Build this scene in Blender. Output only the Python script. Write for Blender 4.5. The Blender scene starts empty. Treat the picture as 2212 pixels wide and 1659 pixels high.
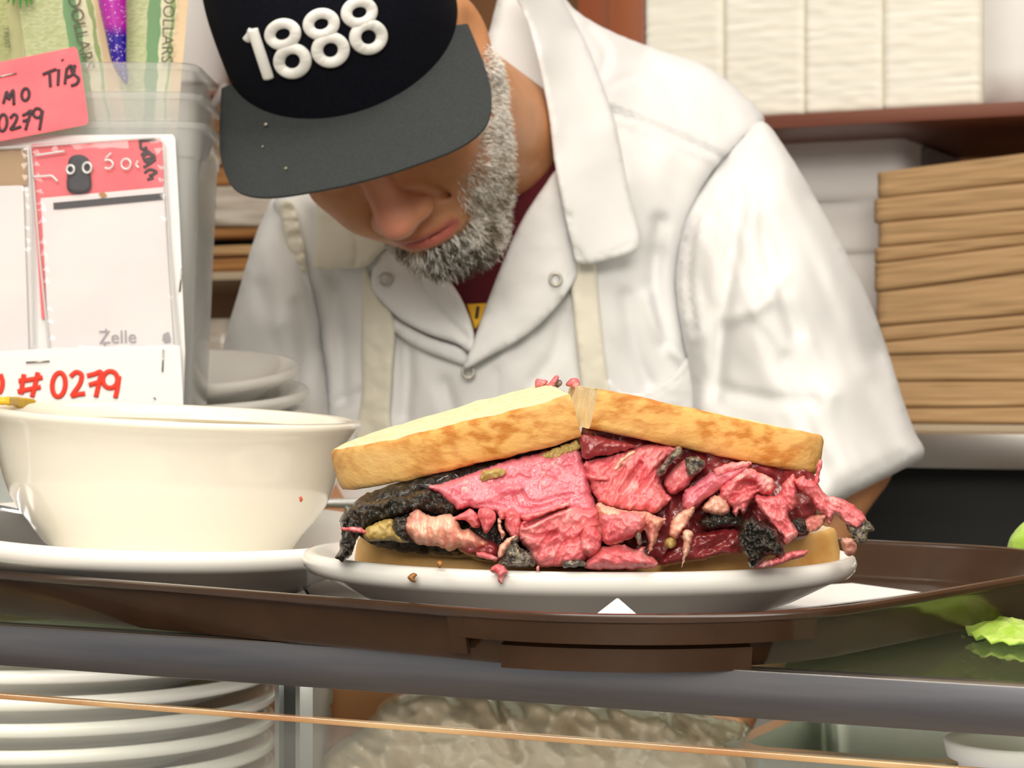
import bpy, bmesh, math, random
import numpy as np
from mathutils import Vector, Matrix
from mathutils.geometry import delaunay_2d_cdt

SC = bpy.context.scene
COL = SC.collection
# ---------------------------------------------------------------- camera, world, lamps, exposure
F, CX, CY = 4700.0, 1106.0, 829.5          # focal length and centre in photograph pixels (2212 x 1659)
CAMZ = 1.3224                              # eye height: 12 cm above the top of the deli case
CT = 1.20                                  # top of the deli case
cam = bpy.data.cameras.new('camera'); camo = bpy.data.objects.new('camera', cam); COL.objects.link(camo)
camo.location = (0, 0, CAMZ); camo.rotation_euler = (math.pi/2, 0, 0)
cam.sensor_width = 36.0; cam.lens = F*36.0/2212.0; cam.clip_start = 0.02
cam.dof.use_dof = True; cam.dof.focus_distance = 1.0; cam.dof.aperture_fstop = 24.0
SC.camera = camo
wd = bpy.data.worlds.new('room_light'); SC.world = wd; wd.use_nodes = True
bg = wd.node_tree.nodes['Background']; bg.inputs[0].default_value = (1.0, 0.95, 0.87, 1); bg.inputs[1].default_value = 0.46
def lamp(name, loc, size, power, col, rot=(0, 0, 0)):
    l = bpy.data.lights.new(name, 'AREA'); l.shape = 'RECTANGLE'; l.size, l.size_y = size; l.energy = power; l.color = col
    o = bpy.data.objects.new(name, l); o.location = loc; o.rotation_euler = rot; COL.objects.link(o); return o
WARM = (1.0, 0.93, 0.82)
lamp('ceiling_lamp', (0.25, 0.55, 2.75), (1.2, 0.6), 15, WARM, (0, 0, math.radians(-25)))
lamp('ceiling_lamp', (-0.9, -0.3, 2.75), (1.2, 0.6), 15, WARM, (0, 0, math.radians(-25)))
lamp('ceiling_lamp', (0.35, 1.75, 2.75), (1.2, 0.45), 6, (1.0, 0.96, 0.90), (0, 0, math.radians(-25)))
lamp('front_fill_lamp', (0.1, -2.0, 2.6), (1.6, 0.8), 50, WARM, (math.radians(38), 0, 0))  # unseen lamp added behind the camera to light the front faces
lamp('front_fill_lamp', (-0.5, -3.6, 2.5), (1.8, 0.8), 75, WARM, (math.radians(60), 0, 0))  # second added fill, farther back, to brighten fronts and undersides
lamp('case_fill_lamp', (-0.077, 1.029, 1.1880), (1.5, 0.012), 1.1, WARM, (math.radians(25), 0, math.radians(-25.6)))  # unseen lamp added under the trim to brighten the case interior
SC.view_settings.view_transform = 'Standard'; SC.view_settings.look = 'None'
SC.view_settings.gamma = 1.0; SC.view_settings.use_curve_mapping = False
SC.view_settings.exposure = 0.20
SC.cycles.transparent_max_bounces = 32     # the nested clear tubs are many layers deep

# ---------------------------------------------------------------- projection helpers
def P(px, py, Y):
    return np.array([(px-CX)/F*Y, Y, CAMZ-(py-CY)/F*Y])
EX = np.array([0.902, -0.432, 0.0]); NY = np.array([0.432, 0.902, 0.0]); UZ = np.array([0, 0, 1.0])
def PC(px, py, c):                         # pixel ray met with an upright plane parallel to the counter front
    u = (px-CX)/F
    return P(px, py, c/(0.432*u+0.902))
def PZ(px, py, z):                         # pixel ray met with a level plane
    return P(px, py, (CAMZ-z)*F/(py-CY))
def pix(v):
    v = np.asarray(v); return np.stack([CX+F*v[..., 0]/v[..., 1], CY-F*(v[..., 2]-CAMZ)/v[..., 1]], -1)

# ---------------------------------------------------------------- numeric noise
def _h(i, j, k, s):
    n = (i.astype(np.int64)*374761393 + j.astype(np.int64)*668265263 + k.astype(np.int64)*2147483647 + s*1274126177) & 0xffffffff
    n = ((n ^ (n >> 13))*1274126177) & 0xffffffff
    n = n ^ (n >> 16)
    return (n & 0xffff)/65535.0*2-1
def vnoise(p, s=0):
    p = np.asarray(p, float); f = np.floor(p); t = p-f; t = t*t*(3-2*t); f = f.astype(np.int64)
    i, j, k = f[..., 0], f[..., 1], f[..., 2]; r = 0
    for a in (0, 1):
        for b in (0, 1):
            for c in (0, 1):
                w = (t[..., 0] if a else 1-t[..., 0])*(t[..., 1] if b else 1-t[..., 1])*(t[..., 2] if c else 1-t[..., 2])
                r = r+w*_h(i+a, j+b, k+c, s)
    return r
def fbm(p, s=0, o=3):
    r = 0; a = 1.0; p = np.asarray(p, float)
    for q in range(o):
        r = r+a*vnoise(p*(2**q)+q*17.3, s+q); a *= 0.5
    return r

# ---------------------------------------------------------------- materials (all procedural)
MATS = {}
def mat(name, c, rough=0.5, c2=None, scale=20.0, detail=4.0, mix=(0.35, 0.65), bump=0.0, bscale=None, bdist=0.002, metal=0.0,
        trans=0.0, ior=1.45, sss=0.0, sssr=(0.4, 0.15, 0.08), coat=0.0, aniso=None, alpha=1.0, sheen=0.0, spec=None, vcol=False, c3=None, s3=8.0, m3=(0.5, 0.7), emit=None):
    m = bpy.data.materials.new(name); m.use_nodes = True; nt = m.node_tree; N = nt.nodes; L = nt.links
    b = N['Principled BSDF']
    def put(k, v):
        if k in b.inputs: b.inputs[k].default_value = v
    put('Base Color', (*c, 1)); put('Roughness', rough); put('Metallic', metal); put('Transmission Weight', trans); put('IOR', ior)
    put('Coat Weight', coat); put('Coat Roughness', 0.08); put('Alpha', alpha); put('Sheen Weight', sheen)
    if spec is not None: put('Specular IOR Level', spec)
    if sss: put('Subsurface Weight', sss); put('Subsurface Radius', sssr); put('Subsurface Scale', 0.01)
    tc = N.new('ShaderNodeTexCoord'); mp = N.new('ShaderNodeMapping'); L.new(tc.outputs['Object'], mp.inputs[0])
    if aniso: mp.inputs['Scale'].default_value = aniso
    def noise(sc, dt):
        n = N.new('ShaderNodeTexNoise'); n.inputs['Scale'].default_value = sc; n.inputs['Detail'].default_value = dt
        L.new(mp.outputs[0], n.inputs['Vector']); return n
    colout = None
    if c2 is not None:
        n = noise(scale, detail); r = N.new('ShaderNodeValToRGB'); r.color_ramp.elements[0].position, r.color_ramp.elements[1].position = mix
        r.color_ramp.elements[0].color = (*c, 1); r.color_ramp.elements[1].color = (*c2, 1); L.new(n.outputs['Fac'], r.inputs[0]); colout = r.outputs[0]
        if c3 is not None:
            n3 = noise(s3, 3); r3 = N.new('ShaderNodeValToRGB'); r3.color_ramp.elements[0].position, r3.color_ramp.elements[1].position = m3
            mx = N.new('ShaderNodeMixRGB'); mx.inputs[2].default_value = (*c3, 1); L.new(n3.outputs['Fac'], r3.inputs[0]); L.new(r3.outputs[0], mx.inputs[0]); L.new(colout, mx.inputs[1]); colout = mx.outputs[0]
    if vcol:
        a = N.new('ShaderNodeVertexColor'); a.layer_name = 'Col'
        if colout is not None:
            mx = N.new('ShaderNodeMixRGB'); mx.blend_type = 'MULTIPLY'; mx.inputs[0].default_value = 1; L.new(a.outputs[0], mx.inputs[1]); L.new(colout, mx.inputs[2]); colout = mx.outputs[0]
        else: colout = a.outputs[0]
    if colout is not None: L.new(colout, b.inputs['Base Color'])
    if bump:
        n = noise(bscale or scale, 5); bp = N.new('ShaderNodeBump'); bp.inputs['Strength'].default_value = bump; bp.inputs['Distance'].default_value = bdist
        L.new(n.outputs['Fac'], bp.inputs['Height']); L.new(bp.outputs[0], b.inputs['Normal'])
    if emit: put('Emission Color', (*emit[0], 1)); put('Emission Strength', emit[1])
    m.diffuse_color = (*c, 1); MATS[name] = m; return m

# ---------------------------------------------------------------- scene graph helpers
def tag(o, label=None, cat=None, group=None, kind=None):
    if label: o['label'] = label
    if cat: o['category'] = cat
    if group: o['group'] = group
    if kind: o['kind'] = kind
    return o
def thing(name, loc, label, cat, group=None):
    o = bpy.data.objects.new(name, None); o.empty_display_size = 0.02; COL.objects.link(o); o.location = [float(q) for q in loc]
    o['_w'] = [float(q) for q in loc]
    return tag(o, label, cat, group)
def wloc(o):
    return np.array(o['_w']) if '_w' in o.keys() else np.zeros(3)
def mk(name, vf, m, parent=None, smooth=True, sharp=None, origin='base', cols=None):
    V = np.asarray(vf[0], float); Fc = vf[1]
    if parent is None:
        o0 = np.array([(V[:, 0].min()+V[:, 0].max())/2, (V[:, 1].min()+V[:, 1].max())/2, V[:, 2].min()]) if isinstance(origin, str) else np.array(origin, float)
    else:
        o0 = wloc(parent)
    me = bpy.data.meshes.new(name); me.from_pydata((V-o0).tolist(), [], [list(map(int, f)) for f in Fc]); me.update()
    ms = m if isinstance(m, (list, tuple)) else [m]
    for q in ms: me.materials.append(MATS[q] if isinstance(q, str) else q)
    if len(vf) > 2: me.polygons.foreach_set('material_index', np.array(vf[2], dtype=np.int32))
    me.polygons.foreach_set('use_smooth', np.full(len(me.polygons), bool(smooth)))
    if smooth and sharp: me.set_sharp_from_angle(angle=math.radians(sharp))
    if cols is not None:
        ca = me.color_attributes.new('Col', 'FLOAT_COLOR', 'POINT'); ca.data.foreach_set('color', np.c_[cols, np.ones(len(cols))].astype(np.float32).ravel())
    o = bpy.data.objects.new(name, me); COL.objects.link(o)
    if parent is None: o.location = o0.tolist()
    else: o.parent = parent
    o['_w'] = o0.tolist()
    return o
def join(*vfs):
    V = []; Fc = []; n = 0
    for vf in vfs:
        V.append(np.asarray(vf[0], float)); Fc += [[i+n for i in f] for f in vf[1]]; n += len(vf[0])
    return np.vstack(V), Fc
def tr(vf, R=None, t=(0, 0, 0)):
    V = np.asarray(vf[0], float)
    if R is not None: V = V @ np.asarray(R).T
    return (V+np.asarray(t, float),)+tuple(vf[1:])
def rz(a): c, s = math.cos(a), math.sin(a); return np.array([[c, -s, 0], [s, c, 0], [0, 0, 1.0]])
def rx(a): c, s = math.cos(a), math.sin(a); return np.array([[1, 0, 0], [0, c, -s], [0, s, c]])
def ry(a): c, s = math.cos(a), math.sin(a); return np.array([[c, 0, s], [0, 1, 0], [-s, 0, c]])
CR = np.stack([EX, NY, UZ], 1)             # counter frame: columns along the case, into the case, up
def box(size, c=(0, 0, 0), bev=0.0, seg=2):
    bm = bmesh.new(); bmesh.ops.create_cube(bm, size=1.0)
    bmesh.ops.scale(bm, vec=size, verts=bm.verts)
    if bev: bmesh.ops.bevel(bm, geom=bm.edges[:], offset=bev, segments=seg, affect='EDGES', profile=0.5)
    bm.verts.index_update()
    V = np.array([v.co[:] for v in bm.verts])+np.array(c); Fc = [[v.index for v in f.verts] for f in bm.faces]; bm.free(); return V, Fc
def lathe(prof, n=96, sx=1.0, sy=1.0):
    a = np.linspace(0, 2*np.pi, n, endpoint=False); V = []; Fc = []
    for r, z in prof: V.append(np.stack([np.cos(a)*r*sx, np.sin(a)*r*sy, np.full(n, z)], 1))
    for i in range(len(prof)-1):
        for j in range(n):
            k = (j+1) % n; Fc.append([i*n+j, i*n+k, (i+1)*n+k, (i+1)*n+j])
    V = np.vstack(V)
    if prof[0][0] < 1e-6 or prof[-1][0] < 1e-6 or True:
        if prof[0][0] > 1e-6: Fc.append(list(range(n))[::-1])
        if prof[-1][0] > 1e-6: Fc.append([(len(prof)-1)*n+j for j in range(n)])
    return V, Fc
def resample(pts, step):
    pts = np.asarray(pts, float); d = np.r_[0, np.cumsum(np.linalg.norm(np.diff(pts, axis=0), axis=1))]
    n = max(2, int(round(d[-1]/step))+1); t = np.linspace(0, d[-1], n)
    return np.stack([np.interp(t, d, pts[:, q]) for q in range(pts.shape[1])], 1)
def catmull(pts, sub=6, closed=False):
    pts = np.asarray(pts, float); n = len(pts); out = []
    rng = range(n if closed else n-1)
    for i in rng:
        p = [pts[(i+q) % n] if closed else pts[min(max(i+q, 0), n-1)] for q in (-1, 0, 1, 2)]
        for s in range(sub):
            t = s/sub
            out.append(0.5*((2*p[1])+(-p[0]+p[2])*t+(2*p[0]-5*p[1]+4*p[2]-p[3])*t*t+(-p[0]+3*p[1]-3*p[2]+p[3])*t**3))
    if not closed: out.append(pts[-1])
    return np.array(out)
def tube(path, r, n=10, closed=False, flat=1.0, nrm=None):
    path = np.asarray(path, float); m = len(path); rr = np.full(m, r) if np.isscalar(r) else np.asarray(r)
    T = np.roll(path, -1, 0)-np.roll(path, 1, 0) if closed else np.gradient(path, axis=0)
    T /= np.linalg.norm(T, axis=1, keepdims=True)+1e-12
    V = []; Fc = []
    u = np.asarray(nrm, float) if nrm is not None else (np.array([0, 0, 1.0]) if abs(T[0][2]) < 0.9 else np.array([1.0, 0, 0]))
    for i in range(m):
        if nrm is not None: u = np.asarray(nrm, float)
        u = u-T[i]*np.dot(u, T[i]); u /= np.linalg.norm(u)+1e-12; w = np.cross(T[i], u)
        a = np.linspace(0, 2*np.pi, n, endpoint=False)
        V.append(path[i]+rr[i]*(np.cos(a)[:, None]*u*flat+np.sin(a)[:, None]*w))
    for i in range(m if closed else m-1):
        for j in range(n):
            k = (j+1) % n; i2 = (i+1) % m; Fc.append([i*n+j, i*n+k, i2*n+k, i2*n+j])
    if not closed: Fc.append(list(range(n))[::-1]); Fc.append([(m-1)*n+j for j in range(n)])
    return np.vstack(V), Fc
def seg_dist(p, a, b):
    d = b-a; t = np.clip(((p-a)@d)/(d@d+1e-12), 0, 1); return np.linalg.norm(p-(a+t[:, None]*d), axis=1)
def poly_dist(p, poly, closed=True):
    r = np.full(len(p), 1e9); n = len(poly)
    for i in range(n if closed else n-1): r = np.minimum(r, seg_dist(p, poly[i], poly[(i+1) % n]))
    return r
def inside(p, poly):
    x, y = p[:, 0], p[:, 1]; r = np.zeros(len(p), bool); n = len(poly)
    for i in range(n):
        a, b = poly[i], poly[(i+1) % n]
        c = ((a[1] > y) != (b[1] > y)) & (x < (b[0]-a[0])*(y-a[1])/(b[1]-a[1]+1e-12)+a[0]); r ^= c
    return r
def relief(poly, Y, th=0.01, er=20, bulge=0.006, amp=0.002, ns=30.0, ang=0.0, stretch=1.0, step=5, jit=1.0, seed=0, creases=(), ridge=0.0, back=0.6, smooth_poly=True, proj=P, oct=3, famp=0.0, epow=1.0):
    """A solid body: the outline (photo pixels) set at distance Y, swollen towards the front, thick behind, with folds and creases."""
    rng = np.random.default_rng(seed)
    poly = np.asarray(poly, float)
    if smooth_poly: poly = catmull(poly, 4, True)
    b = resample(np.vstack([poly, poly[:1]]), step)[:-1]
    if jit: b = b+jit*np.stack([fbm(np.c_[b/9.0, np.full(len(b), seed)], seed), fbm(np.c_[b/9.0, np.full(len(b), seed+5.5)], seed+3)], 1)+0.55*jit*np.stack([fbm(np.c_[b/3.3, np.full(len(b), seed+1.5)], seed+11), fbm(np.c_[b/3.3, np.full(len(b), seed+2.5)], seed+13)], 1)
    lo, hi = b.min(0), b.max(0)
    gx = np.arange(lo[0], hi[0], step); gy = np.arange(lo[1], hi[1], step*0.87)
    G = np.array([(x+(step/2 if j % 2 else 0), y) for j, y in enumerate(gy) for x in gx])
    G = G+rng.uniform(-0.15, 0.15, G.shape)*step
    G = G[inside(G, b)]
    if len(G): G = G[poly_dist(G, b) > step*0.55]
    pts = np.vstack([b, G]) if len(G) else b; nb = len(b)
    res = delaunay_2d_cdt([Vector(q) for q in pts], [], [list(range(nb))], 1, 1e-4)
    pts2 = np.array([q[:] for q in res[0]]); tris = [list(f) for f in res[2]]
    pts = pts2; d = poly_dist(pts, b); d[d < 1e-3] = 0
    pr = np.sqrt(np.clip(1-(1-np.minimum(d/er, 1))**2, 0, 1))
    pr = pr**epow
    ca, sa = math.cos(ang), math.sin(ang)
    q = np.stack([(pts[:, 0]*ca+pts[:, 1]*sa)/(ns*stretch), (-pts[:, 0]*sa+pts[:, 1]*ca)/ns, np.full(len(pts), seed*3.1)], 1)
    nz = fbm(q, seed, oct)
    if ridge: nz = nz*(1-ridge)+ridge*(1-2*np.abs(fbm(q*1.3+9, seed+7, 2)))
    Y0 = Y(pts[:, 0], pts[:, 1]) if callable(Y) else np.full(len(pts), float(Y))
    fr = Y0-bulge*pr-amp*nz*np.minimum(1, pr*1.5)
    if famp: fr = fr-famp*((1-2*np.abs(fbm(q*[2.2, 3.4, 1]+4, seed+21, 2)))+0.7*fbm(q*6.0+2, seed+23, 2))*np.minimum(1, pr*1.3)
    for cr in creases:
        path, a, w = cr[:3]; dd = poly_dist(pts, catmull(path, 4), False); s = cr[3] if len(cr) > 3 else 0.0
        fr = fr+a*np.exp(-(dd/w)**2)*np.minimum(1, pr*2)
        if s: fr = fr-s*np.exp(-((dd-1.8*w)/w)**2)*np.minimum(1, pr*2)
    bk = Y0+th*(0.25+0.75*pr)*1.0
    onb = d == 0
    VF = np.array([proj(x, y, f) for (x, y), f in zip(pts, fr)])
    VB = np.array([proj(x, y, f) for (x, y), f in zip(pts, np.where(onb, fr+0.15*th, bk))])
    n = len(pts); Fc = []
    # orient the front towards the camera (-Y)
    t0 = tris[0]; nrm = np.cross(VF[t0[1]]-VF[t0[0]], VF[t0[2]]-VF[t0[0]])
    flip = nrm[1] > 0
    edge = {}
    for t in tris:
        t = t[::-1] if flip else t; Fc.append(t); Fc.append([i+n for i in t[::-1]])
        for k in range(len(t)): edge[(t[k], t[(k+1) % len(t)])] = 1
    for (a, c) in list(edge):
        if (c, a) not in edge: Fc.append([c, a, a+n, c+n])
    return np.vstack([VF, VB]), Fc
def rbf(ctrl, k=1.0):
    C = np.array(ctrl, float); X = C[:, :2]/300.0; D = np.linalg.norm(X[:, None]-X[None], axis=2); n = len(C)
    A = np.zeros((n+3, n+3)); A[:n, :n] = D; A[:n, n] = 1; A[:n, n+1:] = X; A[n, :n] = 1; A[n+1:, :n] = X.T
    w = np.linalg.solve(A, np.r_[C[:, 2], 0, 0, 0])
    def f(px, py):
        Q = np.stack([np.asarray(px, float), np.asarray(py, float)], -1)/300.0
        d = np.linalg.norm(Q[..., None, :]-X, axis=-1); return d@w[:n]+w[n]+Q@w[n+1:]
    return f
# ---------------------------------------------------------------- volumes blended into one skin
class Vol:
    def __init__(s, xs, ys, zs):
        s.ax = [np.asarray(q, np.float32) for q in (xs, ys, zs)]; s.v = np.full([len(q) for q in s.ax], 0.5, np.float32)
    def _sl(s, lo, hi):
        return tuple(slice(max(0, np.searchsorted(a, l)-1), min(len(a), np.searchsorted(a, h)+1)) for a, l, h in zip(s.ax, lo, hi))
    def add(s, fn, lo, hi, k=0.01, cut=False):
        m = k*1.5+0.03; sl = s._sl(np.asarray(lo)-m, np.asarray(hi)+m)
        X = [a[q] for a, q in zip(s.ax, sl)]; g = np.meshgrid(*X, indexing='ij')
        if g[0].size == 0: return
        d = fn(np.stack(g, -1)).astype(np.float32); o = s.v[sl]
        if cut: d = -d; h = np.clip(0.5-0.5*(d-o)/k*-1, 0, 1); h = np.clip(0.5+0.5*(d-o)/k, 0, 1); s.v[sl] = o*(1-h)+d*h+k*h*(1-h)
        else: h = np.clip(0.5+0.5*(o-d)/k, 0, 1); s.v[sl] = o*(1-h)+d*h-k*h*(1-h)
    def ell(s, c, r, R=None, k=0.01, cut=False):
        c = np.asarray(c, np.float32); r = np.asarray(r, np.float32); M = np.eye(3) if R is None else np.asarray(R); mr = float(r.max())
        def fn(p):
            q = (p-c)@M; k0 = np.linalg.norm(q/r, axis=-1); k1 = np.linalg.norm(q/(r*r), axis=-1)+1e-9; return k0*(k0-1)/k1
        s.add(fn, c-mr, c+mr, k, cut)
    def cap(s, a, b, r1, r2, k=0.01, cut=False):
        a = np.asarray(a, np.float32); b = np.asarray(b, np.float32); d = b-a; m = max(r1, r2)
        def fn(p):
            t = np.clip(((p-a)@d)/(d@d+1e-9), 0, 1); return np.linalg.norm(p-a-t[..., None]*d, axis=-1)-(r1+(r2-r1)*t)
        s.add(fn, np.minimum(a, b)-m, np.maximum(a, b)+m, k, cut)
    def mesh(s):
        v = s.v; xs, ys, zs = s.ax; sg = v < 0; nx, ny, nz = v.shape
        cnt = np.zeros((nx-1, ny-1, nz-1), np.int8)
        for a in (0, 1):
            for b in (0, 1):
                for c in (0, 1): cnt += sg[a:nx-1+a, b:ny-1+b, c:nz-1+c]
        act = (cnt > 0) & (cnt < 8); I = np.argwhere(act); idx = np.full(act.shape, -1, np.int64); idx[act] = np.arange(len(I))
        acc = np.zeros((len(I), 3)); num = np.zeros(len(I))
        co = [(a, b, c) for a in (0, 1) for b in (0, 1) for c in (0, 1)]
        for A in co:
            for B in co:
                if sum(abs(np.array(A)-np.array(B))) == 1 and A < B:
                    ia = I+A; ib = I+B; va = v[tuple(ia.T)]; vb = v[tuple(ib.T)]; cr = (va < 0) != (vb < 0)
                    t = np.where(cr, va/(va-vb+1e-12), 0)
                    pa = np.stack([xs[ia[:, 0]], ys[ia[:, 1]], zs[ia[:, 2]]], 1); pb = np.stack([xs[ib[:, 0]], ys[ib[:, 1]], zs[ib[:, 2]]], 1)
                    acc += np.where(cr[:, None], pa+(pb-pa)*t[:, None], 0); num += cr
        V = acc/np.maximum(num, 1)[:, None]; Fc = []
        for ax in range(3):
            s0 = [slice(None)]*3; s1 = [slice(None)]*3; s0[ax] = slice(0, -1); s1[ax] = slice(1, None)
            E = sg[tuple(s0)] != sg[tuple(s1)]; Q = np.argwhere(E); o1, o2 = [q for q in range(3) if q != ax]
            ok = (Q[:, o1] > 0) & (Q[:, o2] > 0) & (Q[:, o1] < v.shape[o1]-1) & (Q[:, o2] < v.shape[o2]-1); Q = Q[ok]
            def cell(a, b):
                R = Q.copy(); R[:, o1] -= a; R[:, o2] -= b; return idx[tuple(R.T)]
            q4 = np.stack([cell(1, 1), cell(0, 1), cell(0, 0), cell(1, 0)], 1)
            neg = sg[tuple(Q.T)]; 
            if ax == 1: neg = ~neg
            q4[~neg] = q4[~neg][:, ::-1]; Fc.append(q4)
        return V, np.vstack(Fc)
def relax(V, Fc, it=2, lam=0.5):
    E = np.vstack([Fc[:, [0, 1]], Fc[:, [1, 2]], Fc[:, [2, 3]], Fc[:, [3, 0]]]); n = len(V)
    for _ in range(it):
        S = np.zeros((n, 3)); c = np.zeros(n)
        for a, b in ((0, 1), (1, 0)):
            for q in range(3): S[:, q] += np.bincount(E[:, a], V[E[:, b], q], n)
            c += np.bincount(E[:, a], minlength=n)
        V = V*(1-lam)+lam*S/np.maximum(c, 1)[:, None]
    return V
def stroke(pts, Yfn, w, proj=P, sub=5, depth=0.0006, n=8, close=False, nrm=(0, -1, 0)):
    p = catmull(pts, sub, close); Q = np.array([proj(x, y, Yfn) if not callable(Yfn) else Yfn(x, y) for x, y in p])
    return tube(Q, w, n, close, flat=depth/w, nrm=nrm)
# ================================================================ room shell and deli case
def pane_mat(name, tint, gloss=0.1, haze=0.05, hazec=(0.9, 0.9, 0.88), rough=0.03):
    m = bpy.data.materials.new(name); m.use_nodes = True; nt = m.node_tree; N = nt.nodes; L = nt.links; N.clear()
    o = N.new('ShaderNodeOutputMaterial'); t = N.new('ShaderNodeBsdfTransparent'); t.inputs[0].default_value = (*tint, 1)
    d = N.new('ShaderNodeBsdfDiffuse'); d.inputs[0].default_value = (*hazec, 1); g = N.new('ShaderNodeBsdfGlossy'); g.inputs['Roughness'].default_value = rough
    m1 = N.new('ShaderNodeMixShader'); m1.inputs[0].default_value = haze; L.new(t.outputs[0], m1.inputs[1]); L.new(d.outputs[0], m1.inputs[2])
    tl = N.new('ShaderNodeBsdfTranslucent'); tl.inputs[0].default_value = (*hazec, 1); m0 = N.new('ShaderNodeMixShader'); m0.inputs[0].default_value = 0.5; L.new(d.outputs[0], m0.inputs[1]); L.new(tl.outputs[0], m0.inputs[2]); L.new(m0.outputs[0], m1.inputs[2])
    fr = N.new('ShaderNodeLayerWeight'); fr.inputs[0].default_value = 0.5; pw = N.new('ShaderNodeMath'); pw.operation = 'POWER'; pw.inputs[1].default_value = 4.0; L.new(fr.outputs['Facing'], pw.inputs[0]); ma = N.new('ShaderNodeMath'); ma.operation = 'MULTIPLY_ADD'; ma.inputs[1].default_value = 0.6; ma.inputs[2].default_value = gloss*0.3
    L.new(pw.outputs[0], ma.inputs[0]); m2 = N.new('ShaderNodeMixShader'); L.new(ma.outputs[0], m2.inputs[0]); L.new(m1.outputs[0], m2.inputs[1]); L.new(g.outputs[0], m2.inputs[2]); L.new(m2.outputs[0], o.inputs[0])
    MATS[name] = m; return m
mat('wood_wall', (0.16, 0.07, 0.025), 0.5, (0.24, 0.11, 0.04), 6, aniso=(1, 1, 0.08))
mat('plaster', (0.8, 0.78, 0.73), 0.8)
mat('floor_tile', (0.25, 0.2, 0.16), 0.4, (0.3, 0.25, 0.2), 3)
mat('steel', (0.19, 0.195, 0.22), 0.30, (0.26, 0.255, 0.27), 120, metal=1.0, aniso=(0.06, 0.06, 1), bump=0.05, bscale=160, bdist=0.0004)
mat('steel_bright', (0.62, 0.62, 0.60), 0.28, metal=1.0)
mat('dark_metal', (0.02, 0.022, 0.02), 0.5)
mat('post_grey', (0.20, 0.21, 0.20), 0.5, metal=0.3)
mat('case_body', (0.55, 0.55, 0.645), 0.4, metal=0.5)
pane_mat('glass_top', (0.86, 0.92, 0.84), 0.12, 0.16, (0.42, 0.44, 0.26), 0.04)  # olive haze colour paints the bright reflection onto the glass
pane_mat('glass_pane', (0.95, 0.96, 0.94), 0.05, 0.06)
mat('glass_edge', (0.75, 0.50, 0.25), 0.2, (0.55, 0.28, 0.12), 14, trans=0.2, coat=0.5)
mk('floor', box((11, 11, 0.05), (0, 1.0, -0.025)), 'floor_tile', smooth=False).__setitem__('kind', 'structure')
mk('ceiling', box((11, 11, 0.05), (0, 1.0, 2.93)), 'plaster', smooth=False).__setitem__('kind', 'structure')
mk('wall_back', tr(box((11, 0.06, 2.9), (0, 0, 1.45)), CR, NY*2.93+EX*0), 'wood_wall', smooth=False).__setitem__('kind', 'structure')
O0 = np.array([0.0, 0.959, 0.0])
def K(a, b, z): return O0+EX*a+NY*b+UZ*z
def kbox(a0, a1, b0, b1, z0, z1, bev=0.0): return tr(box((a1-a0, b1-b0, z1-z0), ((a0+a1)/2, (b0+b1)/2, (z0+z1)/2), bev), CR, O0)
case = thing('deli_counter', K(0, 0.27, 0), 'glass topped deli case with brushed steel front edge carrying the brown tray', 'counter')
mk('glass_top', kbox(-0.95, 0.75, 0.003, 0.645, 1.194, 1.2), 'glass_top', case, False)
mk('edge_trim', join(kbox(-0.95, 0.75, -0.0025, 0.0, 1.1828, 1.2025, 0.0006), kbox(-0.95, 0.75, 0.0, 0.016, 1.2004, 1.2022, 0.0004)), 'steel', case, True, 35)
mk('trim_highlight', kbox(-0.95, 0.75, -0.0022, 0.006, 1.2014, 1.2027, 0.0005), 'steel_bright', case, True, 35)  # brighter steel strip added to paint the highlight along the top edge
mk('front_pane', kbox(-0.95, 0.75, 0.004, 0.009, 0.93, 1.1652), 'glass_pane', case, False)
mk('pane_edge', kbox(-0.95, 0.75, 0.0035, 0.0095, 1.1652, 1.1676, 0.0005), 'glass_edge', case, True, 35)
mk('lower_body', kbox(-0.95, 0.75, 0.0, 0.645, 0.0, 0.93, 0.004), 'case_body', case, True, 35)
for a0 in (-0.62, 0.55):
    mk('side_pane', kbox(a0-0.33, a0-0.324, 0.01, 0.645, 0.93, 1.194) if a0 < 0 else kbox(0.744, 0.75, 0.01, 0.645, 0.93, 1.194), 'glass_pane', case, False)
pp = PC(630, 1560, 0.865+0.03); pa = float((pp-O0)@EX)
po = mk('post', join(kbox(pa-0.0070, pa-0.0046, 0.026, 0.034, 0.93, 1.194), kbox(pa+0.0046, pa+0.0070, 0.026, 0.034, 0.93, 1.194), kbox(pa-0.0070, pa+0.0070, 0.034, 0.038, 0.93, 1.194)), 'post_grey', case, False)
mk('post_channel', kbox(pa-0.0046, pa+0.0046, 0.0305, 0.034, 0.93, 1.194), 'dark_metal', po, False)
ra = float((PC(800, 1100, 0.865+0.63)-O0)@EX)
rail = mk('steel_rail', join(tube([K(-0.95, 0.63, 1.228), K(ra, 0.63, 1.228)], 0.004, 12), *[tube([K(a, 0.63, 1.2003), K(a, 0.63, 1.228)], 0.003, 8) for a in (-0.9, ra-0.02)]), 'steel_bright')
tag(rail, 'thin steel rail along the back edge of the deli case', 'rail')

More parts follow.
